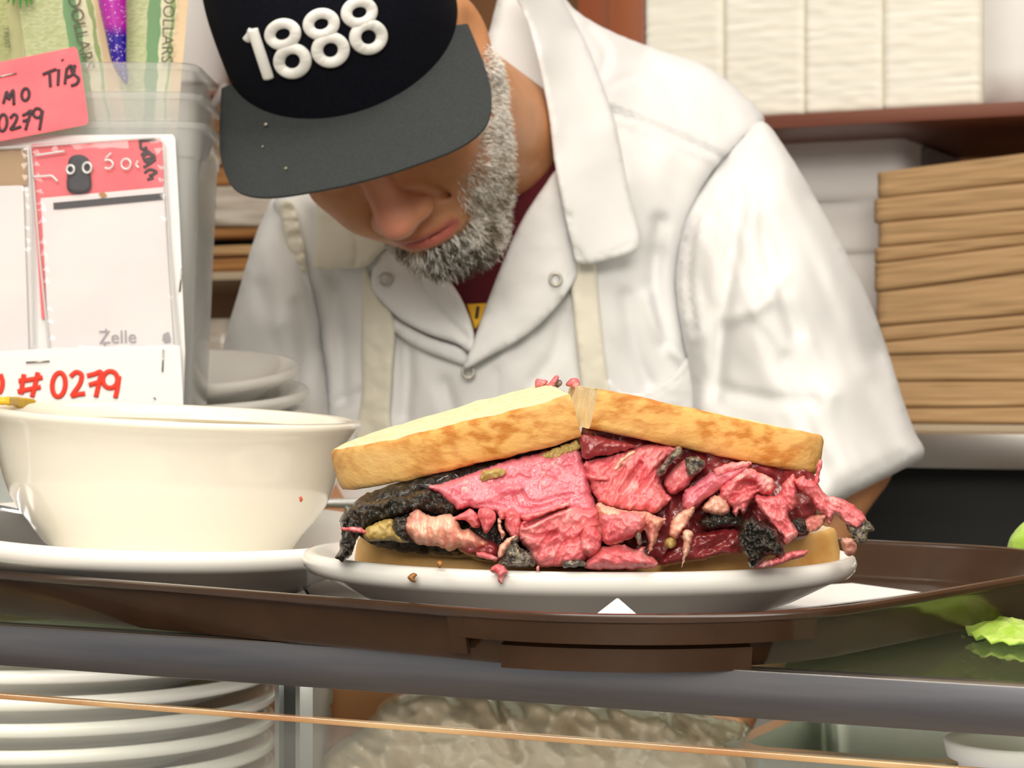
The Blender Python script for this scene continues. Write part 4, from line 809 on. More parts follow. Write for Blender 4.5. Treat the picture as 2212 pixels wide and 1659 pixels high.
mk('sleeve', relief([(590, 428), (632, 440), (655, 520), (676, 620), (696, 720), (708, 850), (704, 1040), (600, 1050), (462, 1050), (464, 900), (484, 745), (515, 630), (548, 520), (570, 465)], LY, th=0.11, er=50, bulge=0.028, amp=0.006, ns=80, ang=1.4, stretch=2.4, step=11, jit=0.6, seed=73, creases=[([(560, 620), (600, 760), (620, 900)], 0.006, 18), ([(640, 660), (660, 780), (650, 900)], 0.008, 16)]), 'cotton', shirt)
# ridged facing beside the collar on the far shoulder
mk('shoulder_seam', relief([(604, 440), (632, 436), (650, 500), (662, 580), (656, 640), (640, 600), (622, 540), (608, 480)], lambda x, y: TY(x, y)-0.030, th=0.03, er=10, bulge=0.006, amp=0.0035, ns=16, ang=0.0, stretch=3.0, step=5, jit=0.5, seed=74), 'cotton_cream', shirt)
tee = mk('tee_shirt', relief([(880, 470), (960, 520), (1060, 470), (1130, 400), (1168, 330), (1192, 250), (1220, 320), (1228, 420), (1180, 540), (1080, 700), (1020, 735), (975, 650), (900, 560)], lambda x, y: TY(x, y)-0.026, th=0.02, er=20, bulge=0.004, amp=0.002, ns=60, step=8, jit=0.3, seed=75), 'maroon', person)
tee['label'] = 'maroon crew neck tee shirt with a yellow printed patch'
ppy = lambda x, y: P(x, y, float(TY(x, y))-0.0325)
yp = relief([(1008, 657), (1052, 655), (1044, 690), (1026, 712)], lambda x, y: TY(x, y)-0.0315, th=0.001, er=3, bulge=0.0006, amp=0, step=5, jit=0, smooth_poly=False)
pch = mk('print_patch', yp, 'yellow_print', tee)
mk('print_letter', stroke([(1033, 662), (1031, 675), (1029, 688)], ppy, 0.0013), 'ink_black', pch)
lapel_r = [(1206, 365), (1170, 410), (1125, 480), (1085, 570), (1050, 660), (1022, 740), (1003, 796), (1060, 768), (1120, 735), (1175, 692), (1220, 640), (1246, 592), (1240, 550), (1228, 480), (1218, 420)]
def C2(x, y): return TY(x, y)-0.036
mk('lapel', relief(lapel_r, C2, th=0.008, er=7, bulge=0.004, amp=0.0012, ns=60, step=7, jit=0.3, seed=76, creases=[([(1238, 585), (1205, 645), (1150, 705), (1060, 762)], 0.0015, 3)]), 'cotton', shirt)
lapel_l = [(828, 535), (806, 580), (803, 618), (822, 648), (865, 690), (925, 722), (985, 742), (1016, 760), (1024, 722), (1004, 660), (975, 612), (930, 570), (880, 545)]
mk('lapel', relief(lapel_l, lambda x, y: TY(x, y)-0.034, th=0.008, er=7, bulge=0.004, amp=0.0012, ns=60, step=7, jit=0.3, seed=77, creases=[([(895, 590), (940, 660), (1006, 730)], 0.004, 7)]), 'cotton', shirt)
mk('placket_fold', relief([(815, 652), (860, 692), (930, 728), (1000, 752), (1012, 790), (960, 775), (900, 750), (845, 710)], lambda x, y: TY(x, y)-0.024, th=0.006, er=8, bulge=0.004, amp=0.001, step=7, jit=0.3, seed=78), 'cotton', shirt)
CYr = rbf([(1120, -40, 1.745), (1190, -40, 1.80), (1250, 60, 1.815), (1330, 270, 1.775), (1380, 530, 1.755), (1250, 568, 1.735), (1190, 330, 1.735), (1160, 120, 1.735), (1280, 350, 1.752)])
collar_r = [(1096, -60), (1190, -50), (1222, 10), (1256, 70), (1290, 150), (1325, 250), (1345, 340), (1362, 430), (1381, 532), (1320, 560), (1252, 570), (1236, 530), (1215, 440), (1198, 350), (1186, 250), (1165, 140), (1140, 50)]
mk('collar', relief(collar_r, CYr, th=0.010, er=9, bulge=0.005, amp=0.002, ns=90, ang=1.2, stretch=2, step=8, jit=0.5, seed=79, creases=[([(1225, 470), (1232, 520), (1250, 555)], 0.006, 10), ([(1372, 525), (1310, 550), (1255, 560)], 0.0015, 3)]), 'cotton', shirt)
mk('collar', relief([(660, 395), (684, 440), (682, 520), (677, 578), (735, 580), (790, 575), (822, 545), (850, 515), (790, 470), (740, 400)], lambda x, y: TY(x, y)-0.042, th=0.010, er=9, bulge=0.005, amp=0.0025, ns=50, step=7, jit=0.5, seed=80, creases=[([(690, 566), (740, 568), (790, 562)], 0.0015, 3), ([(760, 480), (770, 540), (765, 575)], 0.003, 6)]), 'cotton_cream', shirt)
mk('pocket', relief([(1312, 822), (1345, 846), (1396, 846), (1446, 818), (1490, 770), (1506, 840), (1515, 960), (1330, 960)], lambda x, y: TY(x, y)-0.028, th=0.008, er=9, bulge=0.005, amp=0.002, ns=50, step=7, jit=0.4, seed=81, creases=[([(1330, 850), (1396, 858), (1456, 826), (1496, 790)], 0.002, 3)]), 'cotton', shirt)
mk('apron_strap', relief([(1232, 560), (1282, 560), (1296, 680), (1312, 820), (1330, 950), (1272, 950), (1252, 800), (1240, 680)], lambda x, y: TY(x, y)-0.029, th=0.004, er=5, bulge=0.0025, amp=0.0015, ns=50, step=7, jit=0.3, seed=82), 'cotton_cream', person)
mk('apron_strap', relief([(786, 574), (818, 640), (852, 690), (848, 790), (842, 900), (850, 960), (770, 960), (782, 850), (780, 740), (782, 640)], lambda x, y: TY(x, y)-0.027, th=0.004, er=5, bulge=0.0025, amp=0.003, ns=50, step=7, jit=0.3, seed=83), 'cotton_cream', person)
def snap(px, py, off, par):
    a = np.linspace(0, 2*math.pi, 20, endpoint=False); Y = float(TY(px, py))-off
    mk('snap_button', tube([P(px+12*math.cos(t), py+13*math.sin(t), Y) for t in a], 0.0013, 8, True), 'snap', par)
snap(1011, 803, 0.026, shirt); snap(833, 603, 0.042, shirt); snap(1200, 603, 0.044, shirt)
for i, (px, py, r) in enumerate(((574, 268, .0015), (567, 316, .0008), (617, 363, .0011))):
    q = P(px, py, 1.0)-np.array([0, 0, CAMZ]); n_ = KR[:, 2]; t = ((KC-np.array([0, 0, CAMZ]))@n_)/(q@n_)
    mk('lint_speck', tr(lathe([(0, -r*.3), (r, 0), (0, r*.6)], 8), KR, np.array([0, 0, CAMZ])+q*(t-0.001)), 'lint', cap)
# ================================================================ tip container with its cards and cash
pane_mat('clear_plastic', (0.97, 0.975, 0.975), 0.16, 0.24, (0.96, 0.97, 0.97), 0.12)
pane_mat('clear_film', (0.99, 0.99, 0.99), 0.08, 0.03, (0.9, 0.9, 0.9), 0.06)
mat('clear_rib', (0.78, 0.80, 0.80), 0.15, trans=0.35, coat=0.5)
JY = 1.430; JX0, JX1 = -95.0, 428.0
def jring(inset, z, dy=0.0):
    x0 = P(JX0, 0, JY)[0]+inset; x1 = P(JX1, 0, JY)[0]-inset; y0 = JY+inset; y1 = JY+0.118-inset
    hx, hy = (x1-x0)/2, (y1-y0)/2
    return np.array([((x0+x1)/2+x, (y0+y1)/2+y, z) for x, y in rrect(hx, hy, 0.018, 8)])
def zof(py, Y=JY): return CAMZ-(py-CY)/F*Y
jl = ['innermost clear plastic tub of the nested tip container, holding the cash', 'middle clear plastic tub of the nested tip container', 'outermost clear plastic tub of the tip container, cards stapled to its front']
for i, ytop in enumerate((133, 198, 262)):
    z1 = zof(ytop); z0 = 1.2003+0.0035*(2-i); th = 0.0012; ins0 = 0.0028*(2-i)
    top = ins0; bot = ins0+0.0115
    def at(z): return bot+(top-bot)*(z-z0)/(z1-z0)
    outr = [(at(z0), z0), (at(z0+0.02), z0+0.02), (at(z1-0.024), z1-0.024), (at(z1-0.023)-0.0012, z1-0.0225), (at(z1-0.005)-0.0012, z1-0.005), (top-0.0042, z1-0.0048), (top-0.0046, z1-0.001), (top-0.003, z1)]
    inr = [(top+0.0006, z1-0.0004), (at(z1-0.006)+th, z1-0.006), (at(z1-0.03)+th, z1-0.03), (at(z0+0.02)+th, z0+0.02), (at(z0)+th+0.002, z0+0.0014)]
    o = mk('plastic_tub', loft([jring(a, z) for a, z in outr+inr]), 'clear_plastic', smooth=True, sharp=40)
    tag(o, jl[i], 'container', 'nested tubs of the tip container')
# cash
def bill_mat(name, base, band, cream, line, margin, rot, off, w=0.066):
    m = bpy.data.materials.new(name); m.use_nodes = True; N = m.node_tree.nodes; Lk = m.node_tree.links; b = N['Principled BSDF']; b.inputs['Roughness'].default_value = 0.8
    uv = N.new('ShaderNodeUVMap'); uv.uv_map = 'UVMap'; sp = N.new('ShaderNodeSeparateXYZ'); Lk.new(uv.outputs[0], sp.inputs[0])
    nz = N.new('ShaderNodeTexNoise'); nz.inputs['Scale'].default_value = 9; Lk.new(uv.outputs[0], nz.inputs['Vector'])
    ma = N.new('ShaderNodeMath'); ma.operation = 'MULTIPLY_ADD'; ma.inputs[1].default_value = 0.10; Lk.new(nz.outputs['Fac'], ma.inputs[0]); Lk.new(sp.outputs[0], ma.inputs[2])
    r = N.new('ShaderNodeValToRGB'); r.color_ramp.interpolation = 'CONSTANT'; e = r.color_ramp.elements
    stops = [(0.0, base), (0.50, band), (0.665, cream), (0.79, line), (0.835, cream), (0.85, margin)]
    e[0].position, e[0].color = 0.0, (*base, 1); e[1].position, e[1].color = stops[1][0], (*band, 1)
    for p_, c_ in stops[2:]: q = e.new(p_); q.color = (*c_, 1)
    sb = N.new('ShaderNodeMath'); sb.operation = 'SUBTRACT'; sb.inputs[1].default_value = 0.05; Lk.new(ma.outputs[0], sb.inputs[0]); Lk.new(sb.outputs[0], r.inputs[0])
    mp = N.new('ShaderNodeMapping'); mp.inputs['Scale'].default_value = (9, 26, 1); Lk.new(uv.outputs[0], mp.inputs[0])
    br = N.new('ShaderNodeTexBrick'); br.inputs['Scale'].default_value = 1.0; br.inputs['Color1'].default_value = (1, 1, 1, 1); br.inputs['Color2'].default_value = (0.72, 0.78, 0.62, 1); br.inputs['Mortar'].default_value = (0.55, 0.62, 0.45, 1); Lk.new(mp.outputs[0], br.inputs['Vector'])
    lt = N.new('ShaderNodeMath'); lt.operation = 'LESS_THAN'; lt.inputs[1].default_value = 0.5; Lk.new(sb.outputs[0], lt.inputs[0])
    mx = N.new('ShaderNodeMixRGB'); mx.blend_type = 'MULTIPLY'; Lk.new(lt.outputs[0], mx.inputs[0]); Lk.new(r.outputs[0], mx.inputs[1]); Lk.new(br.outputs[0], mx.inputs[2]); Lk.new(mx.outputs[0], b.inputs['Base Color'])
    MATS[name] = m
bill_mat('bill_green', (0.60, 0.62, 0.40), (0.17, 0.32, 0.16), (0.72, 0.70, 0.50), (0.30, 0.40, 0.17), (0.74, 0.56, 0.36), 0, 0)
bill_mat('bill_olive', (0.50, 0.50, 0.27), (0.46, 0.46, 0.24), (0.52, 0.52, 0.30), (0.40, 0.40, 0.20), (0.55, 0.52, 0.32), 0, 0)
def bill(tl, tr_, bl, br_, Y, m, label, curl=0.003, seed=0):
    nx, ny = 16, 24; V = []; UV = []
    for k in (0, 1):
        for j in range(ny+1):
            for i in range(nx+1):
                s, t = i/nx, j/ny; a = np.array(tl)*(1-s)+np.array(tr_)*s; b = np.array(bl)*(1-s)+np.array(br_)*s; q = a*(1-t)+b*t
                V.append(P(q[0], q[1], Y+curl*math.sin(s*5+seed)+0.002*math.sin(t*7+seed*2)+0.0003*k)); UV.append((s, t))
    n = (nx+1)*(ny+1); Fc = []
    for j in range(ny):
        for i in range(nx): a = j*(nx+1)+i; Fc.append([a, a+nx+1, a+nx+2, a+1]); Fc.append([n+a, n+a+1, n+a+nx+2, n+a+nx+1])
    o = mk('dollar_bill', (np.array(V), Fc), m)
    uvl = o.data.uv_layers.new(name='UVMap'); li = np.zeros(len(o.data.loops), np.int32); o.data.loops.foreach_get('vertex_index', li); uvl.data.foreach_set('uv', np.array(UV)[li].astype(np.float32).ravel())
    return tag(o, label, 'banknote', 'cash in the tip container')
mat('bill_ink', (0.10, 0.10, 0.06), 0.7)
def text(s, px, py, Y, h, rot, m, parent, name='lettering'):
    c = bpy.data.curves.new(name, 'FONT'); c.body = s; c.size = h; c.align_x = 'CENTER'; c.align_y = 'CENTER'; c.extrude = 0.0001; c.materials.append(MATS[m])
    t_ = bpy.data.objects.new(name, c); me_ = bpy.data.meshes.new_from_object(t_); bpy.data.objects.remove(t_); me_.name = name
    o = bpy.data.objects.new(name, me_); COL.objects.link(o); o.parent = parent
    if not me_.materials: me_.materials.append(MATS[m])
    o.location = (P(px, py, Y)-wloc(parent)).tolist(); o.rotation_euler = (math.pi/2, 0, 0); o.rotation_euler.rotate_axis('Z', rot); return o
b0 = bill((-70, -110), (92, -110), (-40, 330), (110, 330), 1.520, 'bill_olive', 'worn olive dollar bill leaning behind the pink tips card', seed=1)
b1 = bill((22, -110), (208, -110), (88, 330), (285, 330), 1.505, 'bill_green', 'green dollar bill tilted beside the glittery pen', seed=2)
b2 = bill((236, -110), (416, -110), (232, 330), (378, 330), 1.512, 'bill_green', 'green dollar bill standing upright with its margin by the tub wall', seed=3)
text('TRUST', 14, 82, 1.512, 0.0052, math.radians(-84), 'bill_ink', b0)
text('DOLLARS', 174, 70, 1.499, 0.0125, math.radians(-78), 'bill_ink', b1)
text('DOLLARS', 362, 60, 1.506, 0.0115, math.radians(-92), 'bill_ink', b2)
m = mat('glitter_pen', (0.02, 0.008, 0.30), 0.25, coat=0.6); nt = m.node_tree; N = nt.nodes; Lk = nt.links
tc = N.new('ShaderNodeTexCoord'); sp = N.new('ShaderNodeSeparateXYZ'); Lk.new(tc.outputs['Generated'], sp.inputs[0]); rp = N.new('ShaderNodeValToRGB'); rp.color_ramp.elements[0].color = (0.02, 0.005, 0.28, 1); rp.color_ramp.elements[1].color = (0.42, 0.02, 0.36, 1); rp.color_ramp.elements[0].position = 0.40; rp.color_ramp.elements[1].position = 0.50
vo = N.new('ShaderNodeTexVoronoi'); vo.inputs['Scale'].default_value = 1500; Lk.new(tc.outputs['Object'], vo.inputs['Vector']); gt = N.new('ShaderNodeMath'); gt.operation = 'GREATER_THAN'; gt.inputs[1].default_value = 0.96
sc_ = N.new('ShaderNodeSeparateXYZ'); Lk.new(vo.outputs['Color'], sc_.inputs[0]); Lk.new(sc_.outputs[0], gt.inputs[0]); mx = N.new('ShaderNodeMixRGB'); mx.inputs[2].default_value = (0.85, 0.6, 0.9, 1); Lk.new(sp.outputs[2], rp.inputs[0]); Lk.new(gt.outputs[0], mx.inputs[0]); Lk.new(rp.outputs[0], mx.inputs[1]); Lk.new(mx.outputs[0], N['Principled BSDF'].inputs['Base Color'])
pts = [P(238, -70, 1.485), P(243, 0, 1.485), P(251, 70, 1.485), P(257, 130, 1.485), P(268, 165, 1.485), P(274, 182, 1.485)]
pn = mk('glitter_pen', tube(catmull(pts, 5), np.interp(np.linspace(0, 1, 26), [0, .2, .45, .7, .88, 1], [0.0105, 0.0100, 0.0070, 0.0042, 0.0020, 0.0006]), 20), 'glitter_pen'); tag(pn, 'glittery pen fading from magenta to blue, standing in the tip container', 'pen')
mat('leaf_green', (0.06, 0.28, 0.03), 0.5)
sg = mk('green_sprig', join(*[relief([(x, -40), (x+9, -38), (x+6+d, y), (x+2+d, y)], 1.492+0.002*i, th=0.002, er=4, bulge=0.0012, amp=0, step=4, jit=0) for i, (x, y, d) in enumerate(((28, 8, -3), (38, 14, 2), (48, 10, 6), (56, 6, 8), (20, 3, -6)))]), 'leaf_green'); tag(sg, 'green leafy sprig poking out of the tip container among the bills', 'sprig')
# cards on the front
mat('card_pink', (0.88, 0.145, 0.185), 0.7, (0.90, 0.19, 0.22), 30); mat('card_white', (0.84, 0.83, 0.84), 0.7); mat('card_print', (0.80, 0.72, 0.75), 0.6, (0.84, 0.80, 0.81), 14)
mat('marker', (0.035, 0.015, 0.025), 0.5); mat('marker_red', (0.78, 0.035, 0.012), 0.6); mat('print_grey', (0.36, 0.35, 0.38), 0.6); mat('print_dark', (0.05, 0.048, 0.06), 0.6); mat('staple', (0.45, 0.43, 0.40), 0.3, metal=1.0); mat('brown_stain', (0.45, 0.22, 0.07), 0.6); mat('tan_card', (0.42, 0.28, 0.16), 0.7)
def card(name, poly, Y, m, label=None, cat=None, parent=None, th=0.0008, curve=0.0):
    o = mk(name, relief(poly, (lambda x, y: Y+0*x+curve*((x-180)/200)**2), th=th, er=3, bulge=0.0002, amp=0, step=14, jit=0, smooth_poly=False), m, parent, smooth=False)
    if label: tag(o, label, cat)
    return o
def write(strokes, Y, w, m, parent, name='handwriting'):
    vs = []
    for s in strokes:
        cl = s[0] == 'o'; pts = loop(*s[1:], 0.1) if cl else s
        p = catmull(pts, 5, cl); vs.append(tube(np.array([P(x, y, Y) for x, y in p]), w, 8, cl, flat=0.25, nrm=(0, -1, 0)))
    return mk(name, join(*vs), m, parent)
bc = card('backing_card', [(-60, 300), (150, 292), (378, 290), (388, 480), (400, 760), (396, 890), (-60, 900)], 1.4255, 'card_white', 'tall white backing card stapled to the tip container behind the payment cards', 'card')
tips = card('tips_card', [(-70, 148), (60, 122), (166, 100), (180, 180), (192, 268), (90, 288), (-70, 318)], 1.4130, 'card_pink', 'bright pink card with handwritten tips lettering at the top of the tip container', 'card')
write([[(92, 161), (106, 155), (122, 149)], [(107, 156), (108, 172), (109, 188)], [(127, 149), (126, 168), (125, 185)], [(134, 128), (136, 131)], [(144, 150), (142, 166), (140, 182)], [(143, 151), (152, 142), (160, 148), (157, 160), (145, 167)], [(164, 141), (154, 150), (162, 162), (170, 170), (165, 181), (153, 185)],
       [(7, 224), (11, 210), (15, 198), (19, 215), (28, 194), (30, 227)], ['o', 55, 204, 8, 13], ['o', 6, 265, 9, 18], [(22, 256), (30, 247), (37, 252), (32, 266), (23, 279), (34, 277), (46, 273)], [(48, 250), (58, 245), (67, 239), (61, 260), (55, 281)], [(49, 262), (65, 257)], ['o', 81, 244, 9, 10], [(92, 238), (89, 258), (85, 281)]], 1.4122, 0.0010, 'marker', tips)
mk('staple', tube([P(-30, 172, 1.4122), P(36, 158, 1.4122)], 0.0006, 6), 'staple', tips)
def holder(poly, label, kids):
    h = thing('badge_holder', P(poly[0][0], max(q[1] for q in poly), 1.418), label, 'badge holder')
    mk('clear_sleeve', relief(poly, 1.4185, th=0.0006, er=3, bulge=0.0003, amp=0, step=14, jit=0, smooth_poly=False), 'clear_film', h, smooth=False)
    mk('sleeve_edge', tube(np.array([P(x, y, 1.418) for x, y in resample(poly+poly[:1], 30)[:-1]]), 0.0007, 6, True), 'clear_rib', h)
    return h
h1 = holder([(66, 316), (352, 296), (366, 520), (388, 764), (108, 768), (86, 560)], 'clear badge sleeve with a pink slip and a payment card, beside the narrow sleeve', 0)
pk = card('pink_slip', [(68, 312), (350, 297), (354, 404), (92, 430), (100, 690), (90, 690), (76, 480)], 1.4225, 'card_pink', parent=h1)
wc = card('payment_card', [(88, 428), (354, 404), (362, 560), (376, 762), (106, 764), (96, 560)], 1.4208, 'card_print', parent=h1)
card('print_bar', [(115, 438), (352, 417), (352, 431), (116, 453)], 1.4198, 'print_dark', parent=wc)
text('Zelle', 254, 729, 1.4196, 0.0122, math.radians(1.5), 'print_grey', wc, 'printed_word')
write([[(229, 710), (228, 716)], [(226, 740), (226, 747)]], 1.4196, 0.0005, 'print_grey', wc, 'print_mark')
card('stain', [(212, 418), (228, 414), (232, 424), (220, 428)], 1.4196, 'brown_stain', parent=wc); card('stain', [(352, 722), (364, 716), (372, 738), (350, 742)], 1.4196, 'print_grey', parent=wc)
mk('slot_clip', relief([(150, 342), (170, 334), (190, 342), (194, 365), (194, 412), (148, 414), (146, 370)], 1.4192, th=0.001, er=8, bulge=0.0008, amp=0, step=6, jit=0), 'print_dark', h1)
write([['o', 152, 366, 8, 9], ['o', 188, 362, 9, 11]], 1.4165, 0.0008, 'clear_rib', h1, 'moulded_ring')
for s_ in ([[(225, 346), (238, 346), (244, 356), (236, 364), (226, 362)], [(240, 330), (228, 342)], ['o', 272, 354, 10, 11], [(298, 347), (294, 356), (300, 362)], [(70, 382), (100, 380), (112, 380), (124, 392)], [(74, 336), (140, 326)]]): write([s_], 1.4165, 0.0007, 'clear_rib', h1, 'moulded_mark')
write([[(300, 305), (318, 303), (336, 303)], [(303, 308), (306, 322), (318, 318)], [(305, 336), (318, 326), (328, 340), (312, 346), (322, 352)], [(310, 362), (326, 352), (336, 344)], [(312, 374), (324, 366), (338, 372), (322, 380)], [(318, 388), (332, 384)], ['o', 322, 340, 12, 8]], 1.4218, 0.0010, 'marker', pk)
h2 = holder([(-60, 322), (60, 316), (66, 420), (74, 766), (-60, 770)], 'narrow clear badge sleeve with a plain white card and brown top', 0)
card('tan_slip', [(-60, 326), (56, 320), (60, 400), (-60, 404)], 1.4225, 'tan_card', parent=h2)
card('payment_card', [(-60, 404), (50, 400), (62, 764), (-60, 768)], 1.4208, 'card_print', parent=h2)
st = card('number_strip', [(-60, 762), (120, 752), (388, 745), (392, 800), (396, 878), (-60, 892)], 1.4140, 'card_white', 'white paper strip with a red handwritten number along the bottom of the tip container', 'card')
write([[(0, 808), (5, 822), (4, 838), (-2, 850)], [(52, 808), (48, 830), (46, 852)], [(82, 804), (76, 830), (69, 858)], [(40, 823), (66, 820), (92, 815)], [(38, 846), (62, 841), (88, 836)], ['o', 127, 831, 14, 26], [(152, 814), (164, 804), (176, 810), (172, 830), (156, 854), (168, 852), (184, 850)], [(188, 812), (204, 808), (218, 804), (213, 830), (207, 858)], [(192, 832), (214, 825)], ['o', 238, 820, 16, 18], [(257, 812), (254, 836), (249, 860)]], 1.4130, 0.0016, 'marker_red', st)
for a, b in (((56, 783), (107, 780)), ((353, 755), (351, 803)), ((332, 858), (336, 862))): mk('staple', tube([P(*a, 1.4128), P(*b, 1.4128)], 0.0006, 6), 'staple', st)
for a, b in (((393, 580), (388, 630)), ((8, 900), (9, 901))): mk('staple', tube([P(*a, 1.4240), P(*b, 1.4240)], 0.0006, 6), 'staple', bc)
# ================================================================ shelves behind the counter
def stack_px(xl, xr, yl0, yr0, yl1, yr1, c, depth, layers=6, amp=0.003, seed=0, nx=26, wob=0.0):
    nj = max(4, layers*3); V = []; n = (nx+1)*(nj+1)
    for k in (0, 1):
        for j in range(nj+1):
            for i in range(nx+1):
                s, t = i/nx, j/nj; px = xl+(xr-xl)*s; y0 = yl0+(yr0-yl0)*s; y1 = yl1+(yr1-yl1)*s; py = y0+(y1-y0)*t
                py += wob*float(vnoise(np.array([s*4, j*0.35, seed*1.7]), seed))*(0 < j < nj)
                q = PC(px, py, c)
                if k == 0:
                    ed = 0.006*((1 if i in (0, nx) else 0)+(0.35 if j in (0, nj) else 0)); gr = amp*(abs(((j % 3)-1))*0.5)+amp*float(vnoise(np.array([s*5, j*0.9, seed]), seed)); q = q+NY*(ed+gr)
                else: q = q+NY*depth
                V.append(q)
    Fc = []; W = nx+1
    for j in range(nj):
        for i in range(nx): a = j*W+i; Fc.append([a, a+W, a+W+1, a+1]); Fc.append([n+a, n+a+1, n+a+W+1, n+a+W])
    for i in range(nx): a = i; Fc.append([a, a+1, n+a+1, n+a]); a = nj*W+i; Fc.append([a+1, a, n+a, n+a+1])
    for j in range(nj): a = j*W; Fc.append([a+W, a, n+a, n+a+W]); a = j*W+nx; Fc.append([a, a+W, n+a+W, n+a])
    return np.array(V), Fc
def slab(px0, px1, py0, py1, c, depth, ref=None):
    """a straight board: level top and bottom, front on the plane c; heights read at the column ref"""
    ref = px1 if ref is None else ref
    q0 = PC(ref, py0, c); q1 = PC(ref, py1, c); a0 = float((PC(px0, py0, c)-O0)@EX); a1 = float((PC(px1, py0, c)-O0)@EX); b = c-0.865
    return kbox(a0, a1, b, b+depth, q1[2], q0[2], 0.0015)
mat('shelf_wood', (0.17, 0.055, 0.035), 0.4, (0.22, 0.08, 0.05), 14, aniso=(0.2, 0.2, 3)); mat('post_wood', (0.27, 0.065, 0.022), 0.4, (0.33, 0.10, 0.04), 10, aniso=(2, 2, 0.1))
mat('napkin', (0.84, 0.81, 0.71), 0.9, (0.88, 0.86, 0.78), 30, aniso=(0.2, 0.2, 6)); mat('white_box', (0.82, 0.80, 0.79), 0.6); mat('kraft', (0.50, 0.325, 0.165), 0.85, (0.40, 0.245, 0.115), 40, aniso=(0.12, 0.12, 6), c3=(0.24, 0.115, 0.035), s3=9, m3=(0.62, 0.75))
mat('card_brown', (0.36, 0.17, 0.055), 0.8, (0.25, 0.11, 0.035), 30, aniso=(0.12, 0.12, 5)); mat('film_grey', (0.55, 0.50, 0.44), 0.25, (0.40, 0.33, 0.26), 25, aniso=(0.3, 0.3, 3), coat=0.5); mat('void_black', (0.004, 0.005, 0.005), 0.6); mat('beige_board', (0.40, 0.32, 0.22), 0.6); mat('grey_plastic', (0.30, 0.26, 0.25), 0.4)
zcb = PC(2050, 936, 2.20)[2]+0.0005
bs = thing('storage_shelf', PC(1900, 940, 2.45)*np.array([1, 1, 0]), 'dark red wooden storage shelving behind the person, napkins stacked on its upper board', 'shelf')
mk('upper_board', slab(1180, 3300, 236, 266, 2.27, 0.40, 1900), 'shelf_wood', bs, True, 35)
a0 = float((PC(1305, 100, 2.30)-O0)@EX); a1 = float((PC(1386, 100, 2.30)-O0)@EX); zt = PC(1900, 266, 2.27)[2]
mk('upright', kbox(a0, a1, 1.445, 1.80, zcb, 2.3, 0.004), 'post_wood', bs, True, 35)
mk('upright', kbox(a0-0.05, a0-0.004, 1.47, 1.80, zcb, 2.3, 0.004), 'post_wood', bs, True, 35)
ag = float((PC(1976, 310, 2.50)-O0)@EX); mk('upright', kbox(ag-0.014, ag+0.016, 1.635, 1.80, zcb, zt-0.002, 0.003), 'grey_plastic', bs, True, 35)
mk('middle_board', slab(1500, 3300, 917, 933, 2.27, 0.42, 2050), 'beige_board', bs, True, 35)
mk('lower_board', slab(-100, 760, 588, 606, 2.30, 0.38, 450), 'beige_board', bs, True, 35)
mk('left_upper_board', slab(-100, 560, 192, 208, 2.34, 0.38, 430), 'shelf_wood', bs, True, 35)
mk('back_panel', tr(box((5.0, 0.02, 2.3), (0, 0, 1.15)), CR, O0+NY*1.84), 'wood_wall', bs, False)
# paper napkins
ns = [(1390, 1559, 0), (1561, 1734, 1), (1736, 1903, 2), (1905, 2116, 3)]
lab = ['white napkin stack beside the reddish wooden upright on the upper shelf', 'second stack of white napkins along the upper shelf from the wooden upright', 'third stack of white napkins along the upper shelf from the wooden upright', 'white napkin stack with loose fanned edge beside the white box on the upper shelf']
for x0, x1, i in ns:
    def yb(x): return float(pix(PC(1900, 235.5, 2.285)+EX*float((PC(x, 235, 2.285)-PC(1900, 235, 2.285))@EX))[1])
    o = mk('napkin_stack', stack_px(x0, x1, -60, -75, yb(x0), yb(x1), 2.285, 0.10, 16, 0.0010, 30+i, 22, 1.6), 'napkin'); tag(o, lab[i], 'napkins', 'napkin stacks on the upper shelf')
o = mk('white_box', stack_px(2122, 2420, -80, -110, yb(2122), yb(2420), 2.29, 0.2, 1, 0.0, 40, 4), 'white_box'); tag(o, 'plain white box standing beside the napkin stacks on the upper shelf', 'box')
# white cartons and kraft bags below
ys = [(276, 434), (436, 548), (550, 680), (682, 914)]
for i, (y0, y1) in enumerate(ys):
    o = mk('white_carton', stack_px(1640+6*i, 1950-14*i, y0+6, y0-4, y1+2, y1-1, 2.42, 0.16, 2, 0.0012, 50+i, 12), 'white_box'); tag(o, ['topmost white carton of the pile behind the kraft bags', 'second white carton from the top of the pile behind the kraft bags', 'third white carton from the top of the pile behind the kraft bags', 'bottom white carton of the pile behind the kraft bags'][i], 'carton', 'white cartons behind the kraft bags')
yl = [371, 428, 481, 534, 569, 631, 705, 741, 767, 824, 881, 916]; yr = [318, 384, 444, 496, 517, 576, 671, 697, 756, 823, 877, 916]
names = ['topmost bundle of brown kraft paper bags in the tall pile']+['%s bundle of brown kraft paper bags from the top of the tall pile' % w for w in ('second', 'third', 'fourth', 'fifth', 'sixth', 'seventh', 'eighth', 'ninth', 'tenth')]+['bottom bundle of brown kraft paper bags, resting on the beige board']
for i in range(11):
    rr = random.Random(i); j = rr.uniform(-5, 6)
    o = mk('kraft_bag_bundle', stack_px(1888+j, 2300, yl[i]+1.2, yr[i]+1.2, yl[i+1]-1.2, yr[i+1]-1.2, 2.285+0.004*rr.random(), 0.13, max(2, (yl[i+1]-yl[i])//14), 0.0016, 60+i, 30, 0.9), 'kraft'); tag(o, names[i], 'paper bags', 'kraft bag bundles in the tall pile')
